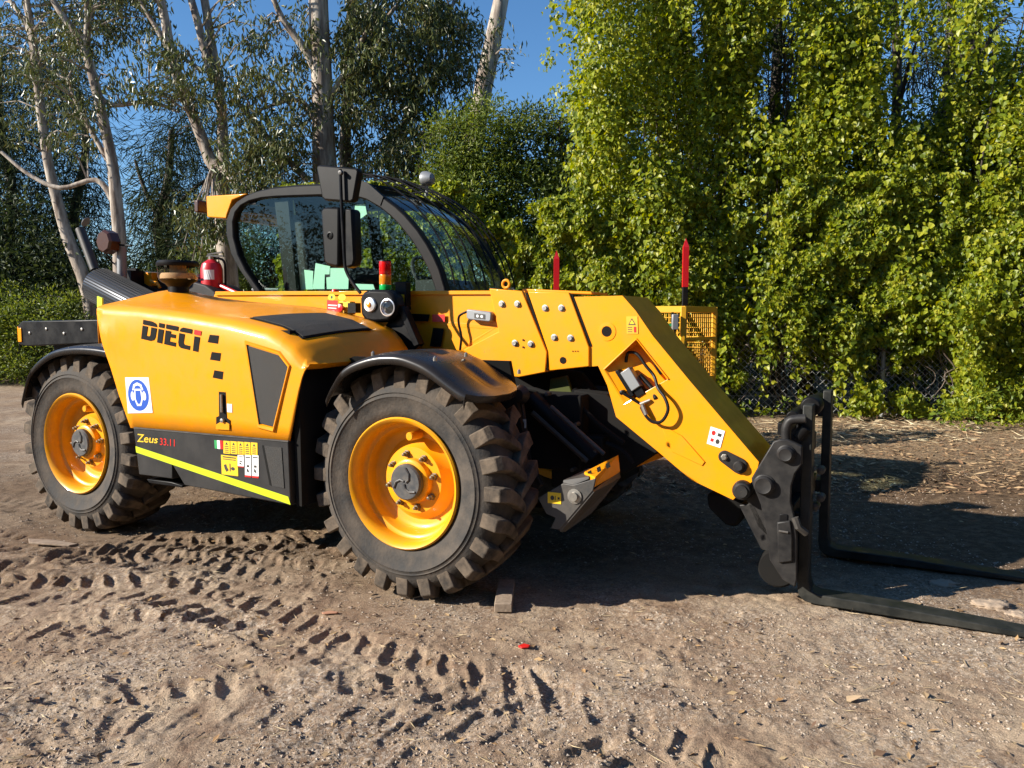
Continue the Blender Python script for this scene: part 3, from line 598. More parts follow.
MB().box((0.62, 1.05, 0.62), (0.3, 0.6, 0.3)).prism([S(*p, .85) for p in cu([(330, 90), (480, 110), (720, 370), (560, 470), (420, 400)])], (0, 0.35, 0)).build('inner_frame', M['mattblack'], TH, bevel=0.01)
# step bracket with its yellow grip plate
st = MB(); sp_ = [S(*p, .22) for p in cu([(170, 578), (285, 512), (330, 520), (432, 490), (420, 545), (270, 722), (228, 716), (250, 668), (208, 650)])]
st.prism(sp_, (0, 0.012, 0)); STP = st.build('step_bracket', M['worn'], TH, bevel=0.003)
p1 = [S(*p, .22) for p in cu([(432, 490), (420, 545), (270, 722)])]; p2 = [v + Vector((0.03, 0.50, 0.0)) for v in p1]
MB().prism([S(*cu([(420, 545)])[0], .225), S(*cu([(268, 724)])[0], .225), S(*cu([(290, 725)])[0], .27), S(*cu([(410, 640)])[0], .42), S(*cu([(540, 480)])[0], .60), S(*cu([(535, 455)])[0], .60)], (0.006, 0, -0.006)).build('step_skid', M['worn'], STP)
MB().prism([S(*cu([(428, 492)])[0], .23), S(*cu([(425, 530)])[0], .23), S(*cu([(540, 462)])[0], .60), S(*cu([(532, 392)])[0], .60), S(*cu([(380, 468)])[0], .30)], (0.0, 0.006, 0.008)).build('step_tread', M['yellow'], STP)
MB().prism([S(*cu([(285, 508)])[0], .23), S(*cu([(330, 520)])[0], .23), S(*cu([(400, 492)])[0], .25), S(*cu([(440, 452)])[0], .40), S(*cu([(395, 455)])[0], .40)], (0, 0.004, 0.01)).build('step_top', M['worn'], STP)
hb = MB()
for (x, y) in ((404, 468), (445, 450), (486, 432)): hb.prism([S(*p, .28) for p in cu([(x - 9, y - 8), (x + 7, y - 16), (x + 12, y + 6), (x - 4, y + 14)])], (0, 0.003, 0))
hb.build_each('step_slot', M['mattblack'], STP)
MB().lathe([(0.036, 0.0), (0.036, -0.006), (0.02, -0.007), (0.02, -0.02), (0.001, -0.02)], S(*cu([(338, 570)])[0], .219), n=16).build('step_bolt', M['steel'], STP)
bdecal('step_sticker', cu([(216, 550), (276, 556), (276, 606), (216, 600)]), [(0, rect(0, 0, 1, 1)), (1, circ(.35, .5, .15, .22, 10)), (1, rect(.55, .3, .6, .7)), (1, rect(.75, .4, .9, .6))], [M['sticker'], M['ink']], .219, STP)

# ---- carriage and forks
cc = lambda l: K(720, 380, 3.2, l)
YC = 0.76
crg = plate('carriage_plate', cc([(170, 197), (190, 190), (215, 190), (262, 212), (262, 270), (240, 300), (228, 340), (226, 390), (236, 430), (246, 500), (246, 640), (240, 664), (200, 640), (158, 575), (150, 500), (130, 400), (102, 330), (100, 315), (135, 255)]), YC, 0.035, M['carriage'], TH, bevel=0.006)
crg2 = crg.copy(); COL.objects.link(crg2); crg2.parent = TH; crg2.location = (0, 0.52, 0)
pn = MB()
for (x, y, r) in ((212, 236, .037), (142, 335, .045)): pn.lathe([(r + .006, 0.0), (r + .006, -0.008), (r, -0.012), (r, -0.03), (r - .008, -0.038), (r - .014, -0.036), (0.001, -0.036)], S(*cc([(x, y)])[0], YC), n=28)
pn.build_each('pivot_pin', M['carriage'], crg, smooth=True)
p5 = S(*cc([(70, 355)])[0], YB - .03)
MB().lathe([(0.001, -0.022), (0.03, -0.022), (0.033, -0.012), (0.040, -0.010), (0.048, 0.0), (0.05, 0.03), (0.05, 0.5)], p5, n=28).build('boom_end_pin', M['carriage'], TH, smooth=True)
MB().prism([S(*p, YB + 0.05) for p in cc([(60, 330), (100, 320), (135, 360), (160, 510), (120, 470)])], (0, 0.03, 0)).prism([S(*p, YB + 0.05) for p in cc([(60, 400), (110, 395), (160, 500), (170, 560), (130, 540)])], (0, 0.3, 0)).build('tilt_link', M['carriage'], TH, bevel=0.005)
MB().prism([S(*p, YC + 0.02) for p in cc([(185, 450), (228, 445), (235, 500), (235, 575), (190, 580)])], (0, -0.035, 0)).build('lock_box', M['carriage'], crg, bevel=0.006)
MB().tube([S(*cc([(188, 483)])[0], YC - .02), S(*cc([(218, 488)])[0], YC - .02)], 0.006, 6).tube([S(*cc([(240, 440)])[0], YC - .01), S(*cc([(250, 470)])[0], YC - .01), S(*cc([(275, 490)])[0], YC + .02)], 0.018, 8).build('locking_pin', M['worn'], crg, smooth=True)
# lower bucket-like guard silhouette and attachment frame
gr_ = MB(); gr_.lathe([(0.001, 0), (0.085, 0), (0.095, 0.01), (0.095, 0.3), (0.085, 0.31), (0.001, 0.31)], S(777, 569, YC + .06), n=32)
gr_.build('hook_lower', M['mattblack'], TH, smooth=True)
MB().prism([S(*p, YB + 0.1) for p in cc([(0, 360), (20, 355), (75, 400), (75, 440), (50, 475), (15, 465), (-40, 410), (-45, 365)])], (0, 0.22, 0)).build('compensation_cylinder_mount', M['mattblack'], TH, bevel=0.02)
hk = MB(); hk.tube(smoothpts([S(*cc([q])[0], YC + .04) for q in ((212, 200), (210, 160), (222, 132), (245, 125), (275, 124))], 5), 0.022, 14); hk.build('top_hook', M['carriage'], TH, smooth=True)
fr = MB(); fr.tube([(1.72, 0.80, 0.93), (1.72, 1.90, 0.93)], 0.03, 18); fr.box((1.70, 1.33, 0.42), (0.04, 1.15, 0.09)); fr.box((1.66, 1.33, 0.86), (0.04, 0.9, 0.06))
for yy in (0.93, 1.72): fr.box((1.68, yy, 0.64), (0.03, 0.05, 0.55))
fr.tube([S(*cc([(245, 185)])[0], .85), S(*cc([(275, 150)])[0], .85)], 0.03, 12); fr.lathe([(0.001, -0.02), (0.045, -0.015), (0.05, 0.0), (0.05, 0.12), (0.001, 0.13)], S(*cc([(290, 85)])[0], 0.98), n=20)
FR = fr.build('fork_frame', M['black'], TH, bevel=0.004)
fbm = MB()
for (x, y) in ((270, 375), (305, 405), (322, 378), (322, 290), (250, 440)): fbm.lathe([(0.001, -0.02), (0.018, -0.016), (0.02, 0), (0.02, 0.05)], S(*cc([(x, y)])[0], 1.0), n=12)
fbm.build_each('frame_bolt', M['worn'], FR, smooth=True)
def forkmesh(y, name):
    p = [(1.757, 0.985), (1.803, 0.985), (1.808, 0.12), (1.822, 0.072), (1.86, 0.058), (2.20, 0.056), (3.0, 0.022), (3.0, 0.010), (1.84, 0.008), (1.795, 0.014), (1.766, 0.04), (1.757, 0.09)]
    return MB().prism([Vector((a, y, z)) for a, z in p], (0, 0.115, 0)).build(name, M['fork'], TH, bevel=0.005)
fk = forkmesh(0.865, 'pallet_fork'); MB().box((1.745, 0.92, 0.88), (0.03, 0.10, 0.10)).box((1.745, 0.92, 0.42), (0.03, 0.10, 0.07)).build('fork_hook', M['carriage'], fk, bevel=0.005)
fk2 = forkmesh(1.72, 'pallet_fork'); MB().box((1.745, 1.775, 0.88), (0.03, 0.10, 0.10)).box((1.745, 1.775, 0.42), (0.03, 0.10, 0.07)).build('fork_hook', M['carriage'], fk2, bevel=0.005)

# ---- cab
YN, YF = 1.25, 2.15
outer = c3([(262, 520), (235, 450), (190, 385), (160, 330), (146, 270), (146, 225), (160, 188), (180, 165), (210, 145), (245, 131), (290, 121), (360, 114), (440, 110), (510, 108), (560, 105), (600, 118), (650, 150), (690, 180), (720, 208), (760, 255), (790, 300), (812, 340), (830, 380), (848, 440), (860, 520)])
inner = c3([(285, 520), (254, 447), (210, 385), (186, 335), (172, 280), (170, 230), (178, 200), (196, 178), (222, 164), (262, 154), (310, 150), (370, 148), (440, 146), (510, 146), (560, 150), (595, 160), (640, 186), (672, 212), (700, 240), (738, 288), (762, 325), (784, 365), (800, 400), (815, 445), (825, 520)])
def ring(y0, th):
    a = [S(*p, YN) for p in outer]; b = [S(*p, YN) for p in inner]; d = y0 - YN
    for v in a + b: v.y = y0
    n = len(a); mb = MB(); off = Vector((0, th, 0))
    vs = a + b + [v + off for v in a] + [v + off for v in b]; fs = []
    for i in range(n - 1):
        fs += [(i, i + 1, n + i + 1, n + i), (2 * n + i, 3 * n + i, 3 * n + i + 1, 2 * n + i + 1), (i, 2 * n + i, 2 * n + i + 1, i + 1), (n + i, n + i + 1, 3 * n + i + 1, 3 * n + i)]
    mb.add(vs, fs); return mb, a, b
rg, oa, ib = ring(YN, 0.07)
CAB = rg.build('cab_frame', M['plastic'], TH, bevel=0.012, smooth=True, ang=50)
rg2, _, _ = ring(YF - 0.07, 0.07); rg2.build('far_cab_frame', M['plastic'], CAB, bevel=0.012, smooth=True, ang=50)
cabl = MB(); cabl.box((-1.5, 1.72, 1.25), (1.75, 0.88, 0.66)); cabl.build('cab_floor', M['mattblack'], TH, bevel=0.02)
# glazing : near side, far side, windscreen, rear
def pane(y, name):
    vs = [Vector((v.x, y, v.z)) for v in ib]; return mk(name, vs, [tuple(range(len(vs)))], M['glass'], CAB)
pane(YN + 0.03, 'side_window'); pane(YF - 0.03, 'side_window')
idx = [14, 15, 16, 17, 18, 19, 20, 21, 22, 23, 24]
cur = [oa[i] for i in idx]
vs = []; fs = []; ys = [YN + 0.06, YN + 0.3, YN + 0.45, YN + 0.6, YF - 0.06]
for v in cur:
    for j, y in enumerate(ys): bul = 0.035 * (1 - ((y - (YN + YF) / 2) / 0.42) ** 2); vs.append(Vector((v.x + bul - 0.012, y, v.z + bul * .5 - 0.01)))
n = len(ys); fs = [(i * n + j, i * n + j + 1, (i + 1) * n + j + 1, (i + 1) * n + j) for i in range(len(cur) - 1) for j in range(n - 1)]
mk('windscreen', vs, fs, M['glass'], CAB, smooth=True)
ridx = [1, 2, 3, 4, 5, 6]; vs = []
for i in ridx: vs += [Vector((oa[i].x + .02, YN + .06, oa[i].z)), Vector((oa[i].x + .02, YF - .06, oa[i].z))]
mk('rear_window', vs, [(2 * i, 2 * i + 1, 2 * i + 3, 2 * i + 2) for i in range(len(ridx) - 1)], M['glass'], CAB, smooth=True)
vs = []
for i in range(6, 15): vs += [Vector((oa[i].x, YN + .04, oa[i].z - 0.005)), Vector((oa[i].x, (YN + YF) / 2, oa[i].z + 0.02)), Vector((oa[i].x, YF - .04, oa[i].z - 0.005))]
mk('cab_roof', vs, [(3 * i + j, 3 * i + j + 1, 3 * i + j + 4, 3 * i + j + 3) for i in range(8) for j in range(2)], M['plastic'], CAB, smooth=True, solid=0.03)
# cross members and pillars
MB().prism([S(*p, YN + .05) for p in c3([(302, 160), (345, 158), (372, 450), (335, 450)])], (0, 0.05, 0)).build('door_pillar', M['black'], CAB)
MB().prism([S(*p, YF - .10) for p in c3([(600, 215), (625, 215), (655, 450), (625, 450)])], (0, 0.05, 0)).prism([S(*p, YF - .10) for p in c3([(430, 170), (450, 170), (470, 450), (440, 450)])], (0, 0.05, 0)).build_each('far_pillar', M['black'], CAB)
MB().box((-1.15, 1.7, 2.28), (0.06, 0.85, 0.05)).box((-2.30, 1.7, 2.30), (0.07, 0.85, 0.06)).build_each('roof_crossbar', M['black'], CAB)
MB().prism([S(*p, YN - .006) for p in c3([(575, 97), (600, 105), (650, 150), (640, 178), (560, 122), (568, 100)])], (0, 0.03, 0)).build('guard_bracket', M['plastic'], CAB)
# guard bars over the windscreen
gb = MB(); curve = smoothpts([oa[i] for i in (13, 14, 15, 16, 17, 18, 19, 20, 21, 22, 23)], 3)
for j in range(8):
    y = YN + 0.03 + j * 0.122; pts = []
    for k, v in enumerate(curve):
        a = curve[max(0, k - 1)]; b = curve[min(len(curve) - 1, k + 1)]; t = (b - a).normalized(); nv = Vector((-t.z, 0, t.x)); nv = nv if nv.z > 0 else -nv
        bul = 0.03 * (1 - ((y - 1.7) / 0.45) ** 2); pts.append(Vector((v.x, y, v.z)) + nv * (0.055 + bul + 0.03 * math.sin(PI * k / len(curve))))
    gb.tube(pts, 0.006, 6)
for k in (2,):
    v = curve[k]; gb.tube([Vector((v.x + 0.05 * (k / 24) + .02, YN + 0.02 + 0.9 * q / 6, v.z + 0.065 + 0.03 * (1 - ((q - 3) / 3) ** 2))) for q in range(7)], 0.010, 6)
gb.build_each('guard_bar', M['black'], CAB, smooth=True)
# interior
se = MB(); se.box((-1.75, 1.7, 1.72), (0.5, 0.48, 0.14)); se.box((-2.02, 1.7, 1.95), (0.14, 0.46, 0.55), Matrix.Rotation(-0.15, 3, 'Y')); se.box((-2.08, 1.7, 2.22), (0.09, 0.26, 0.16)); SE = se.build('cab_seat', M['seat'], CAB, bevel=0.04)
sw = MB(); c = Vector((-0.98, 1.72, 1.70)); ax1 = Vector((0.85, 0, 0.5)).normalized(); u = Vector((0, 1, 0)); w_ = ax1.cross(u)
sw.tube([c + (u * math.cos(t) + w_ * math.sin(t)) * 0.18 for t in np.linspace(0, 2 * PI, 25)], 0.014, 8); sw.tube([c - u * .18, c + u * .18], 0.012, 6); sw.tube([c, c - ax1 * 0.35 + Vector((0.45, 0, -.25))], 0.03, 8)
sw.box((-0.76, 1.7, 1.60), (0.25, 0.6, 0.14)); sw.build('steering_wheel', M['seat'], CAB, smooth=True)
pp = [[(335, 165), (363, 160), (370, 207), (342, 214)], [(372, 404), (386, 400), (387, 448), (371, 448)], [(388, 382), (426, 387), (424, 446), (388, 446)], [(434, 362), (480, 372), (478, 398), (463, 398), (462, 445), (424, 445)], [(481, 378), (526, 378), (540, 400), (538, 445), (470, 445), (468, 408), (481, 406)], [(560, 428), (618, 430), (624, 447), (560, 447)], [(560, 175), (592, 172), (598, 205), (575, 222), (558, 200)]]
for l in pp: MB().prism([S(*p, YN + .10) for p in c3(l)], (0, 0.003, 0)).build('window_paper', M['mint'], CAB)
MB().prism([S(*p, YN + .02) for p in [(206, 196), (247, 193.5), (232, 200), (227, 214), (226, 218.5), (207, 217)]], (0, 0.85, 0)).build('roof_rear_box', M['yellow'], CAB, bevel=0.008)
MB().box(S(202, 207, YN + .2), (0.05, 0.12, 0.10)).build('rear_marker_lamp', M['brown'], CAB, bevel=0.01)
wl2 = MB(); wl2.lathe([(0.001, 0.06), (0.04, 0.05), (0.06, 0.0), (0.06, -0.03), (0.001, -0.035)], S(427, 179, 2.0), 'x', 20); wl2.tube([S(427, 183, 2.0), S(427, 196, 2.0)], 0.012, 8); wl2.build('roof_lamp', M['aluminium'], CAB, smooth=True)

# ---- mirrors
YM = 0.42
c7 = lambda l: K(300, 160, 4.27, l)
ma = MB(); ma.tube(smoothpts([S(*p, YM - .02) for p in c7([(172, 40), (178, 200), (186, 350), (190, 420), (196, 470), (222, 520), (258, 568)])], 4), 0.0095, 10)
MA = ma.build('mirror_arm', M['black'], TH, smooth=True)
plate('mirror', c7([(68, 30), (78, 20), (240, 34), (249, 46), (228, 170), (215, 180), (105, 172), (92, 160)]), YM, 0.05, M['plastic'], MA, bevel=0.014)
m2 = plate('mirror', c7([(86, 215), (100, 202), (160, 200), (168, 205), (166, 455), (150, 458), (110, 448), (100, 430)]), YM + 0.0, 0.07, M['plastic'], MA, bevel=0.018)
plate('mirror_glass_housing', c7([(190, 206), (222, 208), (228, 220), (234, 420), (226, 452), (200, 460), (190, 458)]), YM + 0.02, 0.07, M['black'], MA, bevel=0.012)
MB().lathe([(0.022, 0.004), (0.022, -0.004), (0.015, -0.006), (0.013, 0.0), (0.001, 0.0)], S(*c7([(128, 322)])[0], YM), n=20).build('mirror_knob', M['black'], m2, smooth=True)
MB().lathe([(0.001, -0.02), (0.012, -0.018), (0.014, 0.0)], S(*c7([(178, 55)])[0], YM - .02), n=12).build('mirror_clamp', M['worn'], MA, smooth=True)
# ---- headlight and signal lamp cluster
YH = 0.60
hc = S(*c7([(328, 622)])[0], YH); 
hp = c7([(255, 590), (268, 562), (300, 552), (370, 554), (400, 575), (412, 620), (402, 665), (375, 690), (320, 695), (280, 690), (258, 660)])
HL = plate('headlight', hp, YH, 0.10, M['black'], TH, bevel=0.02)
h1 = S(*c7([(376, 630)])[0], YH - .004); h2 = S(*c7([(300, 618)])[0], YH - .004)
MB().lathe([(0.048, -0.001), (0.041, 0.008), (0.024, 0.018), (0.001, 0.022)], h1 + Vector((0, -0.006, 0)), n=28).lathe([(0.050, 0.0), (0.052, -0.008), (0.046, -0.010), (0.044, -0.002)], h1, n=28).build('reflector', M['bright'], HL, smooth=True)
MB().lathe([(0.045, -0.008), (0.024, -0.016), (0.001, -0.019)], h1, n=24).build('headlight_lens', M['lens'], HL, smooth=True)
MB().lathe([(0.044, 0.0), (0.040, -0.010), (0.001, -0.018)], h2, n=24).build('side_lens', M['bright'], HL, smooth=True)
MB().lathe([(0.018, -0.014), (0.014, -0.020), (0.001, -0.024)], h2, n=16).build('turn_signal', M['amber'], HL, smooth=True)
MB().box(S(*c7([(232, 632)])[0], YH + .03), (0.06, 0.05, 0.06)).tube(smoothpts([S(*p, YH + .02) for p in c7([(250, 680), (220, 695), (195, 712), (172, 700), (168, 675)])], 4), 0.008, 8).tube(smoothpts([S(*p, YH + .03) for p in c7([(330, 690), (290, 695), (240, 680), (210, 688), (208, 665)])], 4), 0.006, 8).build('headlight_bracket', M['black'], HL, smooth=True)
es_ = MB(); es_.prism([S(*p, YH + .02) for p in c7([(165, 602), (214, 604), (216, 660), (166, 658)])], (0, 0.05, 0)); ES = es_.build('emergency_stop_box', M['sticker'], TH, bevel=0.004)
MB().lathe([(0.012, 0.0), (0.012, -0.02), (0.022, -0.022), (0.024, -0.036), (0.001, -0.042)], S(*c7([(185, 632)])[0], YH + .02), n=20).build('stop_button', M['redgloss'], ES, smooth=True)
bdecal('hanging_tag', c7([(116, 598), (162, 600), (162, 664), (116, 660)]), [(0, rect(0, 0, 1, 1)), (1, rect(.1, .3, .9, .38)), (1, rect(.1, .5, .9, .56)), (1, rect(.1, .7, .7, .76))], [M['red'], M['white']], YH, ES)
bdecal('round_tag', c7([(120, 572), (200, 572), (200, 600), (120, 600)]), [(0, circ(.2, .5, .2, .5, 14)), (0, circ(.75, .5, .2, .5, 14)), (1, rect(.15, .3, .25, .7))], [M['lime'], M['ink']], YH + .01, ES)
MB().lathe([(0.024, 0), (0.02, 0.012), (0.01, 0.016), (0.001, 0.016)], S(*c7([(150, 562)])[0], YH + .03), 'z', 16).build('key_switch', M['redgloss'], ES, smooth=True)
# beacon stack
YT = 0.75; bt = S(385.5, 293, YT); zt_ = S(385.5, 261, YT).z; hh = (zt_ - bt.z)
BC = MB().lathe([(0.030, bt.z - 0.12), (0.030, bt.z), (0.036, bt.z)], (bt.x, bt.y, 0), 'z', 24).lathe([(0.038, bt.z + hh - .004), (0.036, bt.z + hh + 0.004), (0.001, bt.z + hh + 0.006)], (bt.x, bt.y, 0), 'z', 24).build('signal_tower', M['black'], TH, smooth=True)
for i, k in enumerate(('lgrn', 'lamb', 'lred')):
    a_, b_ = (0, .27, .58)[i], (.26, .57, 1.0)[i]
    MB().lathe([(0.035, bt.z + hh * a_), (0.0365, bt.z + hh * a_ + .004), (0.0365, bt.z + hh * b_ - .004), (0.035, bt.z + hh * b_)], (bt.x, bt.y, 0), 'z', 28).build('signal_lens', M[k], BC, smooth=True)
MB().prism([S(*p, .73) for p in c7([(404, 520), (452, 520), (455, 640), (410, 600)])], (0, 0.05, 0)).build('lamp_mount', M['black'], TH, bevel=0.004)
bdecal('mount_sticker', c7([(402, 572), (445, 575), (447, 640), (408, 612)]), [(0, rect(0, 0, 1, 1)), (1, rect(.3, .2, .6, .6))], [M['sticker'], M['ink']], .728, TH)
plate('cab_gusset', c3([(650, 570), (700, 510), (765, 625), (745, 640), (700, 642)]), .66, 0.02, M['plastic'], TH, bevel=0.004)
MB().prism([S(*p, .64) for p in c3([(695, 505), (712, 500), (765, 622), (748, 630)])], (0, 0.06, 0)).build('gusset_edge', M['black'], TH, bevel=0.004)

# ---- fire extinguisher (hangs on the machine)
def mworld(v):
    c, s = RX, -RY
    return Vector((r0 + c * v.x - s * v.y, f0 + s * v.x + c * v.y, v.z))
fe = S(212, 280, 0.95); few = mworld(fe)
FE = empty('fire_extinguisher', (few.x, few.y, fe.z - 0.28)); tag(FE, 'small red fire extinguisher mounted behind the hood beside the cab', 'fire extinguisher')
MB().lathe([(0.001, 0.0), (0.07, 0.0), (0.078, 0.015), (0.078, 0.36), (0.065, 0.40), (0.03, 0.425), (0.02, 0.43)], (0, 0, 0), 'z', 28).build('cylinder', M['redgloss'], FE, smooth=True)
MB().lathe([(0.02, 0.42), (0.022, 0.45), (0.001, 0.455)], (0, 0, 0), 'z', 12).box((0.03, 0, 0.455), (0.12, 0.02, 0.012)).box((0.03, 0, 0.475), (0.11, 0.02, 0.01), Matrix.Rotation(-.15, 3, 'Y')).build('valve', M['steel'], FE)
MB().tube(smoothpts([(0.02, 0, 0.44), (0.09, 0, 0.42), (0.10, 0, 0.3), (0.09, 0, 0.1)], 5), 0.009, 8).build('hose', M['black'], FE, smooth=True)
MB().prism([(0.0795 * math.cos(a), 0.0795 * math.sin(a), 0.28) for a in np.linspace(-PI * .62, -PI * .32, 6)] + [(0.0795 * math.cos(a), 0.0795 * math.sin(a), 0.35) for a in np.linspace(-PI * .32, -PI * .62, 6)], (0, 0.002, 0)).build('label_band', M['white'], FE)
# ================================================================== THE PLACE
TBL = RNG.random((64, 64, 64)).astype(np.float32)
def vnoise(x, y, z=0.0):
    x = np.asarray(x, float); y = np.asarray(y, float); z = np.asarray(z, float) + np.zeros_like(x)
    xi = np.floor(x).astype(int); yi = np.floor(y).astype(int); zi = np.floor(z).astype(int)
    fx = x - xi; fy = y - yi; fz = z - zi; fx = fx * fx * (3 - 2 * fx); fy = fy * fy * (3 - 2 * fy); fz = fz * fz * (3 - 2 * fz)
    def t(a, b, c): return TBL[(xi + a) & 63, (yi + b) & 63, (zi + c) & 63]
    return (((t(0, 0, 0) * (1 - fx) + t(1, 0, 0) * fx) * (1 - fy) + (t(0, 1, 0) * (1 - fx) + t(1, 1, 0) * fx) * fy) * (1 - fz)
            + ((t(0, 0, 1) * (1 - fx) + t(1, 0, 1) * fx) * (1 - fy) + (t(0, 1, 1) * (1 - fx) + t(1, 1, 1) * fx) * fy) * fz)
def fbm(x, y, z=0.0, o=4, g=0.5):
    s = 0; a = 1; n = 0
    for i in range(o): s = s + a * vnoise(x * 2 ** i + 17 * i, y * 2 ** i + 9 * i, np.asarray(z) * 2 ** i); n += a; a *= g
    return s / n
# ---- ground: one sheet to the horizon, finely divided where the tyres have churned it
def axis(segs):
    out = [segs[0][0]]
    for a, b, d in segs:
        n = max(1, int(round((b - a) / d))); out += list(a + (b - a) * (np.arange(1, n + 1) / n))
    return np.array(out)
gx = np.concatenate([-np.geomspace(400, 9, 30)[:-1], axis([(-9, -4.5, .05), (-4.5, -2.6, .018), (-2.6, 2.8, .0075), (2.8, 5, .018), (5, 9, .06)]), np.geomspace(9, 400, 30)[1:]])
gy = np.concatenate([-np.geomspace(400, 1, 14), axis([(-.9, 1.9, .2), (1.9, 4.2, .0075), (4.2, 6.5, .014), (6.5, 12, .035), (12, 20, .12)]), np.geomspace(20.3, 500, 30)])
X, Y = np.meshgrid(gx, gy)
TR = [
    ([(335, 560), (270, 556), (200, 553), (100, 556), (0, 575), (-120, 600)], .40, .75, .125),
    ([(-60, 585), (60, 592), (150, 588), (215, 600), (270, 622), (330, 650), (420, 672), (540, 690)], .42, .9, .14),
    ([(-30, 775), (60, 725), (150, 704), (260, 696), (390, 694), (500, 706), (610, 735), (700, 775)], .44, .6, .15),
    ([(560, 790), (680, 742), (780, 735), (880, 760)], .38, .25, .15),
    ([(-60, 530), (60, 548), (140, 560), (240, 578), (330, 600)], .36, .55, .12),
    ([(-80, 640), (40, 625), (140, 622), (240, 640), (330, 690), (380, 760)], .38, .35, .13),
    ([(-80, 500), (20, 505), (120, 540), (240, 545), (330, 540)], .36, .5, .12)]
def tracks(X, Y):
    H = np.zeros_like(X); m = (Y < 9) & (Y > 1.2) & (abs(X) < 7); x = X[m]; y = Y[m]; h = np.zeros_like(x)
    x2 = x + 0.10 * (fbm(x * 4, y * 4, 5, 5, .6) - .5); y2 = y + 0.10 * (fbm(x * 4, y * 4, 9, 5, .6) - .5)
    for pts, wd, amp, per in TR:
        P = [G(*p) for p in pts]; P = smoothpts(P, 5); s0 = 0
        best = np.full(x.shape, 9.0); ss = np.zeros_like(x); tt = np.zeros_like(x)
        for a, b in zip(P, P[1:]):
            d = b - a; L = d.length; d /= L; u = (x2 - a.x) * d.x + (y2 - a.y) * d.y; v = -(x2 - a.x) * d.y + (y2 - a.y) * d.x
            uc = np.clip(u, 0, L); dist = np.hypot(u - uc, v); k = dist < best
            best[k] = dist[k]; ss[k] = (s0 + uc)[k]; tt[k] = (np.sign(v) * dist)[k]; s0 += L
        w = wd / 2; inside = np.clip((w - best) / .03, 0, 1); side_ = (tt > 0)
        ph = (ss + np.where(side_, 0.08, 0.0) + .42 * abs(tt)) / per; fr_ = ph - np.floor(ph); pid = np.floor(ph) + 50 * side_
        lug = np.clip((0.27 - abs(fr_ - .5)) / .12, 0, 1); lug = lug * lug * (3 - 2 * lug); lug *= np.clip((abs(tt) - .02) / .03, 0, 1)
        wear = (.35 + .65 * np.clip((fbm(x * 1.7, y * 1.7, 3) - .38) / .22, 0, 1)) * (0.55 + .9 * vnoise(pid * 3.7, pid * 1.3, 2))
        rim_ = np.exp(-((best - w - .02) / .035) ** 2) * .014 + np.clip((0.5 - fr_) * 4, 0, 1) * np.clip((fr_ - .08) * 9, 0, 1) * inside * .016
        h += amp * wear * (-.030 * lug * inside * (.5 + 1.0 * fbm(x * 9, y * 9, 2, 3)) - .006 * inside + rim_ * (0.4 + 1.2 * vnoise(x * 14, y * 14, 1)))
    H[m] = h; return H
def height(X, Y):
    near = np.exp(-(np.maximum(0, Y - 6) / 8) ** 2) * np.exp(-(np.maximum(0, abs(X) - 5) / 5) ** 2)
    h = .05 * (fbm(X * .45, Y * .45, 1, 3) - .5) + near * (.022 * (fbm(X * 2.2, Y * 2.2, 2, 3) - .5) + .022 * (fbm(X * 8, Y * 8, 4, 5, .62) - .5))
    lump = np.clip(fbm(X * 5, Y * 5, 11, 4, .6) - .56, 0, 1) * .10 * near * np.clip((fbm(X * .7, Y * .7, 8, 2) - .40) * 4, 0, 1)
    grit = near * .007 * (np.clip(vnoise(X * 45, Y * 45, 3) - .5, 0, 1) + np.clip(vnoise(X * 90, Y * 90, 6) - .55, 0, 1))
    # mound of clods by the far fork
    return h + lump + grit + tracks(X, Y) - .004
Z = height(X, Y)
# keep the ground firm and level under tyres and forks
for (mx, my, r) in ((0, .2, .34), (-2.625, .2, .34), (0, 2.04, .34), (-2.625, 2.04, .34)):
    wv = mworld(Vector((mx, my, 0))); d = np.hypot(X - wv.x, Y - wv.y); k = np.clip((r + .25 - d) / .25, 0, 1); Z = Z * (1 - k) + (-.014) * k
for (ax_, ay_) in ((0.92, 0), (1.78, 0)):
    for t in np.linspace(1.75, 3.1, 10):
        wv = mworld(Vector((t, ax_, 0))); d = np.hypot(X - wv.x, Y - wv.y); k = np.clip((.28 - d) / .16, 0, 1); Z = Z * (1 - k) + np.minimum(Z, .004) * k
ny_, nx_ = X.shape
co = np.stack([X, Y, Z], -1).reshape(-1, 3).astype(np.float32)
ii = (np.arange(ny_ - 1)[:, None] * nx_ + np.arange(nx_ - 1)[None, :]).reshape(-1)
fc = np.stack([ii, ii + 1, ii + nx_ + 1, ii + nx_], -1).astype(np.int32)
def npmesh(name, co, fc, m, smooth=True, parent=None):
    me = bpy.data.meshes.new(name); nf, k = fc.shape
    me.vertices.add(len(co)); me.vertices.foreach_set('co', co.astype(np.float32).ravel()); me.loops.add(nf * k); me.loops.foreach_set('vertex_index', fc.astype(np.int32).ravel())
    me.polygons.add(nf); me.polygons.foreach_set('loop_start', np.arange(0, nf * k, k, dtype=np.int32)); me.polygons.foreach_set('loop_total', np.full(nf, k, np.int32))
    me.polygons.foreach_set('use_smooth', np.full(nf, smooth)); me.materials.append(m); me.update(calc_edges=True)
    o = bpy.data.objects.new(name, me); COL.objects.link(o)
    if parent: o.parent = parent
    return o
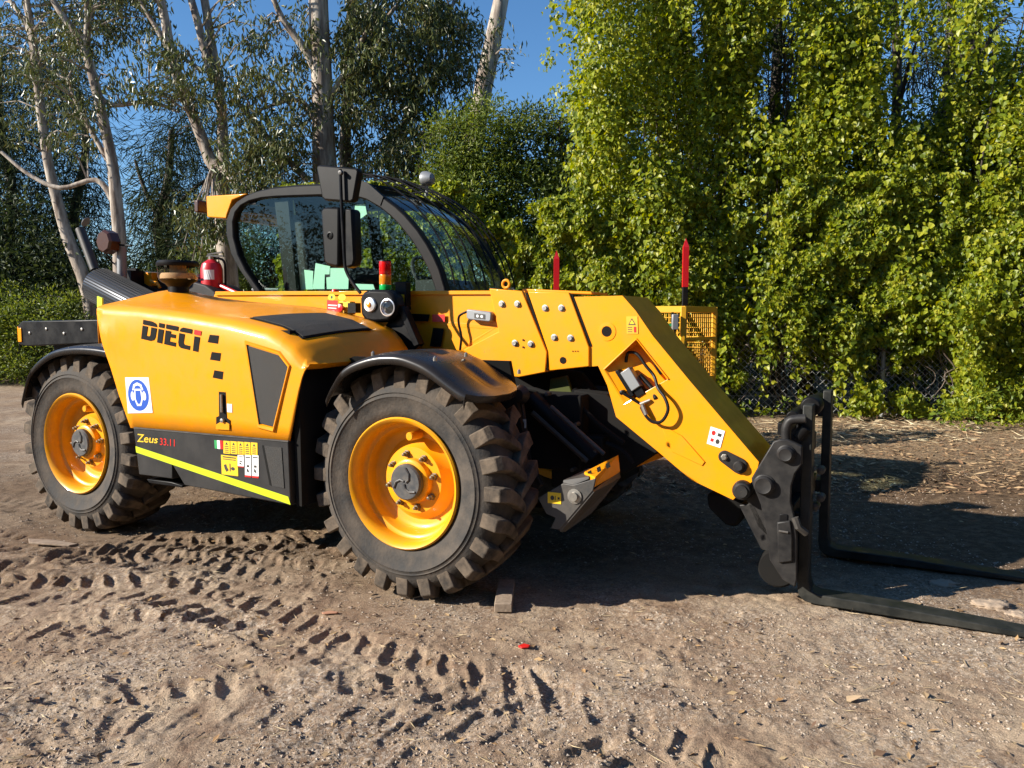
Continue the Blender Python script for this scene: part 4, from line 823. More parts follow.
def ground_material():
    m = bpy.data.materials.new('dirt'); m.use_nodes = True; nt = m.node_tree; b = nt.nodes['Principled BSDF']; N = nt.nodes.new; Lk = nt.links.new
    b.inputs['Roughness'].default_value = .95; b.inputs['Specular IOR Level'].default_value = .25
    geo = N('ShaderNodeNewGeometry')
    def noise(sc_, det=6, ro=.6, off=0):
        mp = N('ShaderNodeMapping'); mp.inputs['Location'].default_value = (off, off * .7, 0); Lk(geo.outputs['Position'], mp.inputs['Vector'])
        n = N('ShaderNodeTexNoise'); n.inputs['Scale'].default_value = sc_; n.inputs['Detail'].default_value = det; n.inputs['Roughness'].default_value = ro; Lk(mp.outputs[0], n.inputs['Vector']); return n.outputs['Fac']
    def ramp(src, a, b_, ca=(0, 0, 0), cb=(1, 1, 1)):
        r = N('ShaderNodeValToRGB'); r.color_ramp.elements[0].position = a; r.color_ramp.elements[1].position = b_; r.color_ramp.elements[0].color = (*ca, 1); r.color_ramp.elements[1].color = (*cb, 1); Lk(src, r.inputs['Fac']); return r.outputs['Color']
    def mix(f, a, c, mode='MIX'):
        x = N('ShaderNodeMix'); x.data_type = 'RGBA'; x.blend_type = mode; Lk(f, x.inputs['Factor']) if not isinstance(f, float) else x.inputs['Factor'].__setattr__('default_value', f)
        for k, v in (('A', a), ('B', c)):
            if isinstance(v, tuple): x.inputs[k].default_value = (*v, 1)
            else: Lk(v, x.inputs[k])
        return x.outputs['Result']
    base = mix(ramp(noise(.9, 5), .38, .62), (.33, .230, .148), (.53, .41, .285))
    base = mix(ramp(noise(6, 8, .7, 3), .42, .66), base, (.24, .158, .104))
    vor = N('ShaderNodeTexVoronoi'); vor.inputs['Scale'].default_value = 95; Lk(geo.outputs['Position'], vor.inputs['Vector'])
    peb = N('ShaderNodeMix'); peb.data_type = 'RGBA'; 
    hsv = N('ShaderNodeSeparateColor'); Lk(vor.outputs['Color'], hsv.inputs[0])
    pc_ = ramp(hsv.outputs[0], .1, .95, (.15, .115, .085), (.66, .56, .45))
    gm = N('ShaderNodeMath'); gm.operation = 'MULTIPLY'; Lk(ramp(noise(1.3, 4, .6, 9), .40, .62), gm.inputs[0]); Lk(ramp(hsv.outputs[1], .35, .5), gm.inputs[1])
    gm2 = N('ShaderNodeMath'); gm2.operation = 'MULTIPLY'; gm2.inputs[1].default_value = .75; Lk(gm.outputs[0], gm2.inputs[0])
    base = mix(gm2.outputs[0], base, pc_)
    # leaf-mould band towards the fence and trees
    sep = N('ShaderNodeSeparateXYZ'); Lk(geo.outputs['Position'], sep.inputs[0])
    ad = N('ShaderNodeMath'); ad.operation = 'MULTIPLY_ADD'; ad.inputs[1].default_value = 2.5; Lk(noise(.6, 4, .6, 2), ad.inputs[0]); Lk(sep.outputs['Y'], ad.inputs[2])
    mr = N('ShaderNodeMapRange'); mr.inputs['From Min'].default_value = 5.6; mr.inputs['From Max'].default_value = 8.2; Lk(ad.outputs[0], mr.inputs['Value'])
    sx = N('ShaderNodeMapRange'); sx.inputs['From Min'].default_value = -3.5; sx.inputs['From Max'].default_value = 0.0; Lk(sep.outputs['X'], sx.inputs['Value'])
    mm = N('ShaderNodeMath'); mm.operation = 'MULTIPLY'; Lk(mr.outputs[0], mm.inputs[0]); Lk(sx.outputs[0], mm.inputs[1])
    litter = mix(ramp(noise(9, 8, .7, 5), .40, .60), (.13, .085, .05), (.36, .24, .14))
    litter = mix(ramp(noise(38, 5, .7, 15), .50, .60), litter, (.52, .40, .25))
    base = mix(mm.outputs[0], base, litter)
    ad2 = N('ShaderNodeMath'); ad2.operation = 'MULTIPLY_ADD'; ad2.inputs[1].default_value = 2.2; Lk(noise(.8, 4, .6, 12), ad2.inputs[0]); Lk(sep.outputs['Y'], ad2.inputs[2])  # mid-ground brown soil, its colour darkened further for the shade behind machine and forks
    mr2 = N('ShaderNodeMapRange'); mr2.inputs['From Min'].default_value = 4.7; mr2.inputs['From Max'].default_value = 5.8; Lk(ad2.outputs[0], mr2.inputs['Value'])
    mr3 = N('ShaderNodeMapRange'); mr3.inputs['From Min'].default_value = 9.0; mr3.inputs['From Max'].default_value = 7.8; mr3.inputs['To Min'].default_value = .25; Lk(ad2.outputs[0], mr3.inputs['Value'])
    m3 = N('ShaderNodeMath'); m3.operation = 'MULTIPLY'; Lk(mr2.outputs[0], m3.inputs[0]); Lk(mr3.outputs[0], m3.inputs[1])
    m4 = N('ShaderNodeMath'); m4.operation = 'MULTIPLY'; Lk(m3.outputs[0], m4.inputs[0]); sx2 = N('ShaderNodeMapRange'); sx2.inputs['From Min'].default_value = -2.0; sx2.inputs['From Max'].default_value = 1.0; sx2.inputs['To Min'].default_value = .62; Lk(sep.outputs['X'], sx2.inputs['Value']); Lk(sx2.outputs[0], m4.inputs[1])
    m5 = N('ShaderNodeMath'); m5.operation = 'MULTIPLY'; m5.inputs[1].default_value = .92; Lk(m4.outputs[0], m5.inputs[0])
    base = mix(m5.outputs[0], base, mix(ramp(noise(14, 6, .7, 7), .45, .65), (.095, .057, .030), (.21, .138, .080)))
    fine = ramp(noise(120, 4, .7, 1), .3, .75, (.55, .55, .55), (1.25, 1.22, 1.2))
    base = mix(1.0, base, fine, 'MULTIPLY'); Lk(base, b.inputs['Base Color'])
    bp = N('ShaderNodeBump'); bp.inputs['Strength'].default_value = .75; bp.inputs['Distance'].default_value = .012
    s1 = N('ShaderNodeMath'); s1.operation = 'MULTIPLY_ADD'; s1.inputs[1].default_value = .5; Lk(noise(55, 8, .75, 4), s1.inputs[0]); Lk(noise(160, 4, .7, 6), s1.inputs[2]); Lk(s1.outputs[0], bp.inputs['Height']); Lk(bp.outputs[0], b.inputs['Normal'])
    return m
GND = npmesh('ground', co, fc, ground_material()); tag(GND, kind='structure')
def gz(x, y): return height(np.atleast_1d(np.asarray(x, float)), np.atleast_1d(np.asarray(y, float)))

# ---- gravel, twigs and dead leaves lying on the dirt
OCT = np.array([(1, 0, 0), (-1, 0, 0), (0, 1, 0), (0, -1, 0), (0, 0, 1), (0, 0, -1)], float); OF = np.array([(0, 2, 4), (2, 1, 4), (1, 3, 4), (3, 0, 4), (2, 0, 5), (1, 2, 5), (3, 1, 5), (0, 3, 5)])
def scatter_pts(n, y0, y1, pw=1.0):
    y = y0 + (y1 - y0) * RNG.random(n) ** pw; x = (RNG.random(n) * 1.5 - .75) * y; return x, y
def stones(name, n, smin, smax, y0, y1, m, pw=1.6, clus=.40):
    x, y = scatter_pts(n, y0, y1, pw); k = fbm(x * 1.3, y * 1.3, 21, 3) > clus; x = x[k]; y = y[k]; n = len(x); z = gz(x, y)
    s = smin + (smax - smin) * RNG.random(n) ** 4; a = RNG.random(n) * 2 * PI
    V = OCT[None] * (0.7 + .5 * RNG.random((n, 6, 1))) * s[:, None, None] * np.stack([np.ones(n), .6 + .4 * RNG.random(n), .45 + .3 * RNG.random(n)], -1)[:, None, :]
    c, si = np.cos(a)[:, None], np.sin(a)[:, None]; V = np.stack([V[..., 0] * c - V[..., 1] * si, V[..., 0] * si + V[..., 1] * c, V[..., 2]], -1)
    V += np.stack([x, y, z + s * .15], -1)[:, None, :]
    fcs = OF[None] + (np.arange(n) * 6)[:, None, None]
    return npmesh(name, V.reshape(-1, 3), fcs.reshape(-1, 3), m, smooth=False)
def rnd_mat(name, cols, rough=.9, transl=0.0, spec=.3, sheen=None):
    m = bpy.data.materials.new(name); m.use_nodes = True; nt = m.node_tree; b = nt.nodes['Principled BSDF']; N = nt.nodes.new
    g = N('ShaderNodeNewGeometry'); r = N('ShaderNodeValToRGB'); cr = r.color_ramp
    while len(cr.elements) < len(cols): cr.elements.new(.5)
    for i, (e, c) in enumerate(zip(cr.elements, cols)): e.position = i / (len(cols) - 1); e.color = (*c, 1)
    nt.links.new(g.outputs['Random Per Island'], r.inputs['Fac']); nt.links.new(r.outputs['Color'], b.inputs['Base Color']); b.inputs['Roughness'].default_value = rough; b.inputs['Specular IOR Level'].default_value = spec
    if transl:
        t = N('ShaderNodeBsdfTranslucent'); mx = N('ShaderNodeMixShader'); mx.inputs[0].default_value = transl
        hs_ = N('ShaderNodeHueSaturation'); hs_.inputs['Hue'].default_value = .485; hs_.inputs['Saturation'].default_value = 1.1; hs_.inputs['Value'].default_value = 1.5
        nt.links.new(r.outputs['Color'], hs_.inputs['Color']); nt.links.new(hs_.outputs[0], t.inputs['Color'])
        nt.links.new(b.outputs[0], mx.inputs[1]); nt.links.new(t.outputs[0], mx.inputs[2]); nt.links.new(mx.outputs[0], nt.nodes['Material Output'].inputs[0])
    return m
st1 = stones('gravel', 38000, .002, .009, 2.1, 7, rnd_mat('gravel stone', [(.22, .17, .13), (.30, .235, .175), (.38, .31, .24), (.46, .40, .33)])); tag(st1, kind='stuff')
st2 = stones('dirt_clods', 7000, .004, .016, 2.1, 9, rnd_mat('dry clod', [(.24, .17, .12), (.32, .24, .175), (.38, .30, .225)]), 1.4, .46); tag(st2, kind='stuff')

def leafmesh(name, P, T, Nn, L, Wd, m, parent=None, fold=.15, droop=.12, broad=False):
    """P base points, T long axis, Nn facing; each leaf two faces folded along its midrib"""
    T = T / np.linalg.norm(T, axis=1, keepdims=True); Sd = np.cross(T, Nn); Sd /= np.linalg.norm(Sd, axis=1, keepdims=True) + 1e-9; U = np.cross(Sd, T)
    L = L[:, None]; Wd = Wd[:, None]; n = len(P)
    mid = P + T * L * .45; l = mid + Sd * Wd * .5 + U * Wd * fold; r = mid - Sd * Wd * .5 + U * Wd * fold; tip = P + T * L - U * L * droop
    if broad:                                # lobed blade: two quads, widest near the stalk
        b1 = P + T * L * .18; m1 = P + T * L * .62 - U * L * droop * .3
        V = np.stack([P + T * L * .06, b1 + Sd * Wd * .52 + U * Wd * fold, m1 + Sd * Wd * .36 + U * Wd * fold * .8, tip, m1 - Sd * Wd * .36 + U * Wd * fold * .8, b1 - Sd * Wd * .52 + U * Wd * fold], 1).reshape(-1, 3); i = np.arange(n) * 6
        Fc = np.concatenate([np.stack([i, i + 1, i + 2, i + 3], -1), np.stack([i, i + 3, i + 4, i + 5], -1)], 1).reshape(-1, 4)
        return npmesh(name, V, Fc, m, smooth=False, parent=parent)
    V = np.stack([P, l, tip, r], 1).reshape(-1, 3); i = np.arange(n) * 4
    Fc = np.concatenate([np.stack([i, i + 1, i + 2], -1), np.stack([i, i + 2, i + 3], -1)], 1).reshape(-1, 3)
    return npmesh(name, V, Fc, m, smooth=False, parent=parent)
def unit(n): v = RNG.normal(size=(n, 3)); return v / np.linalg.norm(v, axis=1, keepdims=True)
# dead leaves and straw
def litter(name, n, y0, y1, lmin, lmax, asp, m, pw=1.0, xmin=None, thr=.35, lift=.004):
    x, y = scatter_pts(n, y0, y1, pw)
    k = fbm(x * .9, y * .9, 31, 3) > thr
    if xmin is not None: k &= x > xmin
    x = x[k]; y = y[k]; n = len(x); z = gz(x, y) + lift; a = RNG.random(n) * 2 * PI
    T = np.stack([np.cos(a), np.sin(a), RNG.normal(size=n) * .12], -1); Nn = np.stack([RNG.normal(size=n) * .3, RNG.normal(size=n) * .3, np.ones(n)], -1); L = lmin + (lmax - lmin) * RNG.random(n) ** 2
    return tag(leafmesh(name, np.stack([x, y, z], -1), T, Nn, L, L * asp * (.6 + .8 * RNG.random(n)), m, fold=.2, droop=-.1), kind='stuff')
litter('dead_leaves', 2200, 2.2, 7.5, .012, .05, .40, rnd_mat('dead leaf', [(.20, .11, .05), (.36, .22, .10), (.46, .33, .18), (.14, .08, .05)]), 1.2, None, .42)
litter('leaf_litter', 26000, 6.0, 12, .03, .10, .28, rnd_mat('leaf litter', [(.12, .065, .035), (.30, .17, .09), (.45, .31, .17), (.20, .12, .06)]), 1.0, -1.5, .30, .008)
litter('straw', 5000, 6.5, 11.8, .05, .20, .03, rnd_mat('straw', [(.22, .15, .08), (.38, .28, .16), (.16, .10, .06)]), 1.0, -1.5, .35, .012)
litter('dry_grass', 7000, 8.6, 11.6, .05, .22, .035, rnd_mat('dry grass', [(.34, .26, .15), (.55, .45, .28), (.66, .57, .38), (.24, .17, .09)]), 1.0, .5, .38, .015)
litter('straw_bits', 2500, 2.3, 6.5, .02, .09, .05, rnd_mat('straw bits', [(.30, .22, .12), (.45, .36, .22), (.16, .10, .06)]), 1.2, None, .42)

# small things lying about
def lay(v, dz=0.0): return Vector((v.x, v.y, float(gz(v.x, v.y)[0]) + dz))
p = lay(G(505, 600), .02); wb = MB(); wb.box((0, 0, 0.012), (.085, .30, .045)); o = wb.build('wood_block', M['wood'], bevel=.004); o.location = p; o.rotation_euler = (.06, 0, -.05)
tag(o, 'short weathered block of sawn timber on the dirt beside the front tyre', 'wood block')
p = lay(G(48, 546), .01); o = MB().prism([(-.16, .03, 0), (.0, .045, 0), (.20, .01, 0), (.17, -.03, 0), (-.1, -.035, 0)], (0, 0, .012)).build('bark_strip', M['wood'], bevel=.003); o.location = p; o.rotation_euler = (0, .03, -.15)
tag(o, 'pale strip of bark lying on the dirt left of the rear wheel', 'bark')
p = lay(G(524, 647), .006); o = MB().prism([(-.025, .0, 0), (.0, .016, 0.004), (.028, .006, 0), (.02, -.014, .003), (-.012, -.016, 0)], (0, 0, .008)).build('plastic_scrap', M['red'], bevel=.002); o.location = p
tag(o, 'tiny red plastic scrap on the dirt in front of the front tyre', 'litter')
p = lay(G(330, 614), .004); o = MB().prism([(-.04, .0, 0), (.0, .012, 0.004), (.04, .006, 0), (.035, -.012, .003), (-.03, -.014, 0)], (0, 0, .006)).build('brick_chip', mat('brick chip', (.4, .2, .12), .9), bevel=.002); o.location = p
tag(o, 'small orange brown chip lying in the tyre tracks', 'stone')
for (px, py, s, lb) in ((1000, 632, .05, 'curled dry leaf lying by the near fork blade'), (855, 702, .035, 'pale cream leaf lying alone on the gravel')):
    p = lay(G(px, py), .008); P = np.array([[p.x - s, p.y, p.z]]); o = leafmesh('fallen_leaf', P, np.array([[1, .2, .1]]), np.array([[0, -.2, 1.]]), np.array([s * 2.0]), np.array([s * .8]), mat('pale leaf', (.48, .34, .20), .8), fold=.25, droop=-.1, broad=True); q = o.modifiers.new('s', 'SOLIDIFY'); q.thickness = .0015
    tag(o, lb, 'leaf')
# clods by the fork tips
for i, (px, py, s, lb) in enumerate(((992, 606, .085, 'flat pale clod of earth between the two fork blades'), (945, 583, .06, 'brown clod behind the pale clod between the forks'), (1018, 614, .06, 'clod of earth at the right edge between the forks'))):
    p = lay(G(px, py), .0); s *= .75; bm = bmesh.new(); bmesh.ops.create_icosphere(bm, subdivisions=4, radius=s)
    for v in bm.verts: n_ = float(fbm(v.co.x * 30 + i * 5, v.co.y * 30, v.co.z * 30, 4, .7)); v.co *= .25 + 1.5 * n_; v.co.z *= .45
    me = bpy.data.meshes.new('earth_clod'); bm.to_mesh(me); bm.free(); me.materials.append(mat('clod', (.33, .25, .18), .95, bump=(60, .6, .01))); me.polygons.foreach_set('use_smooth', [True] * len(me.polygons))
    o = bpy.data.objects.new('earth_clod', me); COL.objects.link(o); o.location = p; o.scale = (1.4, 1, 1); tag(o, lb, 'clod')

# ---- foliage materials
ML = {
    'ivy': rnd_mat('vine leaf', [(.070, .110, .009), (.16, .21, .012), (.27, .31, .016), (.42, .41, .04)], .42, .45, .4),
    'ivyd': rnd_mat('deep vine leaf', [(.045, .08, .008), (.09, .135, .011), (.17, .20, .016)], .5, .40, .4),
    'gum': rnd_mat('gum leaf', [(.038, .055, .014), (.075, .095, .024), (.13, .15, .04), (.11, .09, .03)], .4, .2, .5),
    'needle': rnd_mat('casuarina needle', [(.022, .036, .018), (.042, .062, .028), (.085, .095, .030)], .8, .12, .08),
    'shrub': rnd_mat('shrub leaf', [(.045, .075, .014), (.09, .13, .022), (.17, .20, .035)], .45, .3, .5),
    'bush': rnd_mat('bush leaf', [(.07, .11, .016), (.13, .18, .026), (.22, .25, .04)], .5, .35, .4),
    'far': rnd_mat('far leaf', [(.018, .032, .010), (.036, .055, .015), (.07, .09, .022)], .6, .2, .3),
    'weed': rnd_mat('weed leaf', [(.08, .14, .015), (.16, .22, .02), (.30, .32, .02)], .5, .4, .4)}
def bark(name, a, b, sc_=4):
    m = bpy.data.materials.new(name); m.use_nodes = True; nt = m.node_tree; bs = nt.nodes['Principled BSDF']; bs.inputs['Roughness'].default_value = .8
    g = nt.nodes.new('ShaderNodeNewGeometry'); mp = nt.nodes.new('ShaderNodeMapping'); mp.inputs['Scale'].default_value = (sc_ * 2.2, sc_ * 2.2, sc_ * .35); n = nt.nodes.new('ShaderNodeTexNoise'); n.inputs['Scale'].default_value = 1.0; n.inputs['Detail'].default_value = 7; n.inputs['Roughness'].default_value = .65
    r = nt.nodes.new('ShaderNodeValToRGB'); r.color_ramp.elements[0].position = .40; r.color_ramp.elements[1].position = .60; r.color_ramp.elements[0].color = (*a, 1); r.color_ramp.elements[1].color = (*b, 1)
    nt.links.new(g.outputs['Position'], mp.inputs[0]); nt.links.new(mp.outputs[0], n.inputs['Vector']); nt.links.new(n.outputs['Fac'], r.inputs[0]); nt.links.new(r.outputs[0], bs.inputs['Base Color'])
    bp = nt.nodes.new('ShaderNodeBump'); bp.inputs['Strength'].default_value = .5; bp.inputs['Distance'].default_value = .03; nt.links.new(n.outputs['Fac'], bp.inputs['Height']); nt.links.new(bp.outputs[0], bs.inputs['Normal'])
    return m
MBk = {'gum': bark('gum bark', (.16, .115, .085), (.43, .37, .30)), 'dark': bark('dark bark', (.035, .026, .02), (.085, .065, .05)), 'vine': bark('vine stem', (.08, .06, .045), (.17, .13, .10), 9)}
def noiseV(v, a, f, seed): return Vector((a * (float(vnoise(v.x * f + seed, v.y * f, v.z * f)) - .5), 0, 0))
def tufts(C, Rr, per, kind, L, asp, squash=1.0):
    """leaf cloud: C tuft centres (n,3), Rr tuft radii"""
    n = len(C); idx = np.repeat(np.arange(n), per); u = unit(len(idx)); rr = RNG.random(len(idx)) ** .55
    P = C[idx] + u * (rr * Rr[idx])[:, None] * np.array([1, 1, squash]); k = len(idx)
    LL = L * (.55 + .8 * RNG.random(k))
    if kind == 'gum': T = np.stack([RNG.normal(size=k) * .55, RNG.normal(size=k) * .55, -np.ones(k) + .6 * RNG.normal(size=k)], -1); Nn = unit(k)
    elif kind == 'needle': T = u * .9 + np.stack([RNG.normal(size=k) * .3, RNG.normal(size=k) * .3, -.75 + .3 * RNG.normal(size=k)], -1); Nn = unit(k)
    elif kind == 'ivy': T = np.stack([RNG.normal(size=k) * .55, -.25 + RNG.normal(size=k) * .5, -.8 + RNG.normal(size=k) * .45], -1); Nn = u * .8 + np.array([-.15, -.6, .45]) + RNG.normal(size=(k, 3)) * .35
    else: T = u + np.stack([RNG.normal(size=k) * .5, RNG.normal(size=k) * .5, .1 + RNG.normal(size=k) * .5], -1); Nn = unit(k) * .7 + np.array([0, -.3, .6])
    return P, T, Nn, LL, LL * asp * (.75 + .5 * RNG.random(k))
def crown(name, ells, kind, mkey, L, asp, per, tr, parent, dens=1.0, twigs=None, twm=None):
    """ells = [(px, py, rx, ry, f, depth, tufts)]"""
    Cs = []
    for (px, py, rx, ry, f, dep, cnt) in ells:
        cnt = int(cnt * dens); a = RNG.random(cnt) * 2 * PI; r_ = np.sqrt(RNG.random(cnt)); ff = f + (RNG.random(cnt) - .5) * 2 * dep
        for aa, rr, fq in zip(a, r_, ff):
            Cs.append(W(px + rx * rr * math.cos(aa), py + ry * rr * math.sin(aa), fq))
    C = np.array([tuple(c) for c in Cs]); C = C[C[:, 2] > .15]
    Rr = tr * (.6 + .8 * RNG.random(len(C))); P, T, Nn, LL, WW = tufts(C, Rr, per, kind, L, asp, .8)
    o = leafmesh(name, P, T, Nn, LL, WW, ML[mkey], parent)
    if twigs is not None:
        for c in C[:: max(1, len(C) // 60)]:
            c = Vector(c); b = min(twigs, key=lambda q: (q - c).length + max(0, q.z - c.z) * 2)
            if (b - c).length > .3: twm.tube([b, b.lerp(c, .5) + Vector((0, 0, .12)), c], [.022, .014, .006], 5)
    return o
def gum_tree(label, stems, f, ells, twig_count=True, per=26):
    """stems = [[(px, py, width px)...]...]; first point of the first stem reaches the ground"""
    b0 = stems[0][0]; base = W(b0[0], b0[1], f); root = empty('gum_tree', (base.x, base.y, 0)); tag(root, label, 'tree', 'gum trees behind the machine')
    tm = MB(); nodes = []
    for si, s in enumerate(stems):
        df = 0 if si == 0 else (RNG.random() - .5) * 1.0
        pts = [W(a, b, f + df * (k / max(1, len(s) - 1))) for k, (a, b, w_) in enumerate(s)]; rad = [w_ / 2 * f / F for _, _, w_ in s]
        if si == 0: pts = [Vector((base.x - (pts[1].x - pts[0].x) * .3, base.y, -.1))] + pts; rad = [rad[0] * 1.35] + rad
        sm = smoothpts(pts, 4); rs = list(np.interp(np.linspace(0, len(rad) - 1, len(sm)), range(len(rad)), rad))
        sm = [q + noiseV(q, .10, .9, si * 7) for q in sm]
        tm.tube(sm, rs, 12); nodes += sm[len(sm) // 4:]
    loc = root.location
    if ells: 
        c = crown('crown', ells, 'gum', 'gum', .13, .27, per + 4, .30, root, twigs=nodes, twm=tm)
        for v in [c]: v.matrix_parent_inverse = Matrix.Translation(-loc)
    t = tm.build('trunk', MBk['gum'], root, smooth=True, ang=60); t.matrix_parent_inverse = Matrix.Translation(-loc)
    return root
gum_tree('slender pale gum leaning left at the far left with a forked top', [[(88, 292, 13), (65, 230, 11), (50, 170, 9), (42, 110, 8.5), (36, 55, 8), (24, 0, 6), (8, -60, 4)], [(36, 55, 6), (22, 20, 5), (2, -10, 3)], [(36, 60, 5), (32, 20, 5), (24, -30, 4)]], 16.5,
         [(30, 35, 60, 45, 16.5, 1.0, 60), (80, 20, 50, 40, 16.5, 1, 45), (40, 110, 45, 40, 16.6, .8, 26), (10, -60, 90, 50, 16.5, 1, 40)])
gum_tree('pale gum with a kinked grey trunk standing behind the exhaust', [[(122, 268, 13), (118, 215, 12), (108, 150, 10), (95, 85, 9), (85, 45, 8), (60, 10, 6), (40, -30, 4)], [(85, 45, 7), (88, 10, 6), (80, -40, 4)], [(112, 200, 6), (95, 180, 5), (60, 188, 4.5), (25, 172, 4), (0, 152, 3.5)], [(108, 160, 5), (90, 130, 5), (76, 105, 4), (66, 80, 2)], [(100, 95, 5), (115, 105, 5), (150, 102, 4), (180, 112, 3)]], 15.2,
         [(105, 15, 60, 40, 15.5, 1.0, 65), (70, 80, 50, 45, 15.2, .8, 40), (60, -50, 120, 40, 15, 1, 45), (85, 130, 30, 25, 15.4, .6, 14)])
gum_tree('gum with three pale stems forking just behind the rear of the cab', [[(222, 192, 17), (208, 160, 12), (192, 115, 10), (178, 75, 10), (168, 40, 9), (160, 0, 8), (152, -50, 6)], [(224, 192, 14), (222, 120, 10), (214, 60, 9), (206, 0, 8), (200, -50, 6)], [(212, 80, 8), (200, 40, 8), (190, 0, 7), (184, -40, 5)], [(178, 75, 4), (160, 35, 4), (140, 0, 3)], [(200, 70, 4), (180, 55, 3.5), (150, 20, 2.5)]], 14.2,
         [(160, 70, 34, 34, 13.8, .6, 46), (215, 90, 28, 32, 13.6, .6, 26), (120, -20, 60, 30, 14, .8, 20), (235, 210, 40, 30, 13.2, .5, 34), (240, 20, 30, 40, 14, .8, 12), (200, 230, 22, 40, 13, .4, 20)])
gum_tree('thick shaggy barked gum trunk directly behind the cab roof', [[(326, 190, 25), (324, 130, 22), (322, 70, 20), (320, 10, 19), (317, -60, 16)], [(318, 80, 8), (305, 50, 8), (285, 20, 6), (268, -20, 4)], [(322, 130, 5), (300, 100, 4), (260, 110, 3)], [(330, 100, 6), (352, 60, 5), (372, 20, 4)], [(308, 180, 7), (270, 140, 6), (235, 100, 4)]], 13.8,
         [(270, 110, 40, 50, 13.4, .8, 70), (300, 40, 50, 40, 14.2, .8, 36), (270, 165, 45, 28, 13.2, .5, 60), (240, 150, 20, 40, 13.6, .5, 22), (300, -50, 100, 40, 14, 1, 50)])
gum_tree('leafy gum with thin steep limbs right of the shaggy trunk', [[(348, 190, 13), (346, 130, 11), (347, 60, 10), (352, 0, 9), (356, -60, 7)], [(392, 190, 7), (400, 140, 6), (415, 90, 6), (432, 50, 5), (450, 10, 4)], [(346, 110, 5), (365, 70, 5), (375, 20, 4)], [(405, 120, 5), (430, 80, 4), (455, 70, 3)], [(350, 60, 5), (370, 35, 4), (395, 5, 3)]], 14.6,
         [(400, 40, 62, 55, 14.4, 1.0, 190), (380, 120, 50, 60, 14.2, .9, 150), (440, 60, 42, 60, 14.6, .8, 110), (420, 160, 45, 30, 13.8, .6, 60), (360, 60, 30, 60, 14.0, .7, 44), (400, -50, 110, 40, 14.5, 1, 90)], per=30)
gum_tree('tall bare leaning gum trunk alone against the sky', [[(462, 250, 22), (470, 170, 20), (480, 110, 18), (490, 60, 17), (500, 10, 15), (512, -60, 12)]], 17.5, [(500, 50, 14, 30, 17.2, .5, 10), (480, -60, 50, 30, 17.5, .8, 30)])

def simple_tree(name, label, group, px, f, ells, kind, mkey, L, asp, per, tr, bk, trunk_w, hp=60, wob=8, extra=()):
    base = W(px, 319, f); root = empty(name, (base.x, base.y, 0)); tag(root, label, 'tree' if 'shrub' not in name and 'bush' not in name else 'shrub', group); loc = root.location
    tm = MB(); pts = [Vector((base.x, base.y, -.1))] + [W(px + wob * math.sin(i * 1.7 + px), 319 - (319 - hp) * i / 4, f) for i in range(1, 5)]
    sm = smoothpts(pts, 4); tm.tube(sm, list(np.linspace(trunk_w, trunk_w * .45, len(sm))), 10)
    for s in extra:
        q = smoothpts([W(a, b, f) for a, b in s], 4); tm.tube(q, list(np.linspace(trunk_w * .5, trunk_w * .2, len(q))), 7)
    c = crown('crown', ells, kind, mkey, L, asp, per, tr, root, twigs=sm[4:], twm=tm); c.matrix_parent_inverse = Matrix.Translation(-loc)
    t = tm.build('trunk', MBk[bk], root, smooth=True, ang=60); t.matrix_parent_inverse = Matrix.Translation(-loc); return root
CG = 'dark casuarina trees at the back'
simple_tree('casuarina_tree', 'dark feathery casuarina at the far left edge of the photo', CG, 5, 20, [(0, 110, 60, 60, 20, 1.5, 90), (0, 200, 60, 70, 20, 1.5, 150), (10, 280, 70, 40, 19.5, 1, 90), (-60, 150, 60, 140, 20, 1, 90), (40, 60, 40, 40, 20, 1, 26)], 'needle', 'needle', .30, .05, 52, .8, 'dark', .16)
simple_tree('casuarina_tree', 'dark feathery casuarina between the two slender pale gums', CG, 78, 21, [(76, 150, 28, 60, 21, 1.2, 40), (74, 230, 36, 60, 21, 1.2, 80), (90, 295, 50, 30, 20, 1, 70), (60, 80, 30, 30, 21, 1, 20)], 'needle', 'needle', .30, .05, 52, .8, 'dark', .16, 90)
simple_tree('casuarina_tree', 'dark casuarina filling the gap right of the exhaust stack', CG, 165, 19, [(172, 165, 36, 36, 19, 1, 46), (168, 230, 34, 46, 19, 1, 70), (185, 270, 50, 30, 18, 1, 70), (190, 130, 24, 30, 19, .8, 20), (150, 290, 60, 20, 18.5, .8, 50)], 'needle', 'needle', .30, .05, 50, .75, 'dark', .15, 130, extra=([(165, 260), (175, 210), (205, 180)], [(165, 230), (145, 190), (135, 160)]))
simple_tree('casuarina_tree', 'dim casuarina far behind the cab windows', CG, 300, 21, [(290, 200, 60, 30, 21, 1, 80), (300, 260, 90, 40, 20, 1, 150), (400, 250, 60, 50, 20, 1, 110)], 'needle', 'needle', .30, .05, 50, .8, 'dark', .15, 190)
# shrubs in the middle
SG = 'shrubs between the gums and the vines'
simple_tree('tall_shrub', 'bright small leaved shrub rising above the cab front guard', SG, 462, 13.4, [(462, 150, 34, 36, 13.3, .5, 90), (450, 195, 40, 26, 13, .5, 80), (490, 120, 30, 22, 13.5, .5, 34), (440, 230, 40, 40, 13, .6, 60), (480, 200, 40, 60, 13.4, .6, 110)], 'leaf', 'bush', .075, .38, 70, .30, 'dark', .05, 130)
simple_tree('tall_shrub', 'dark mid green shrub between the bright shrub and hanging vines', SG, 555, 13.8, [(545, 150, 46, 40, 13.8, .6, 120), (530, 210, 52, 46, 13.6, .7, 190), (560, 270, 60, 50, 13.2, .7, 200), (590, 180, 30, 60, 14, .6, 90), (520, 260, 40, 40, 13.4, .6, 90), (560, 330, 80, 60, 13.4, .7, 170)], 'leaf', 'shrub', .085, .40, 60, .32, 'dark', .06, 120)
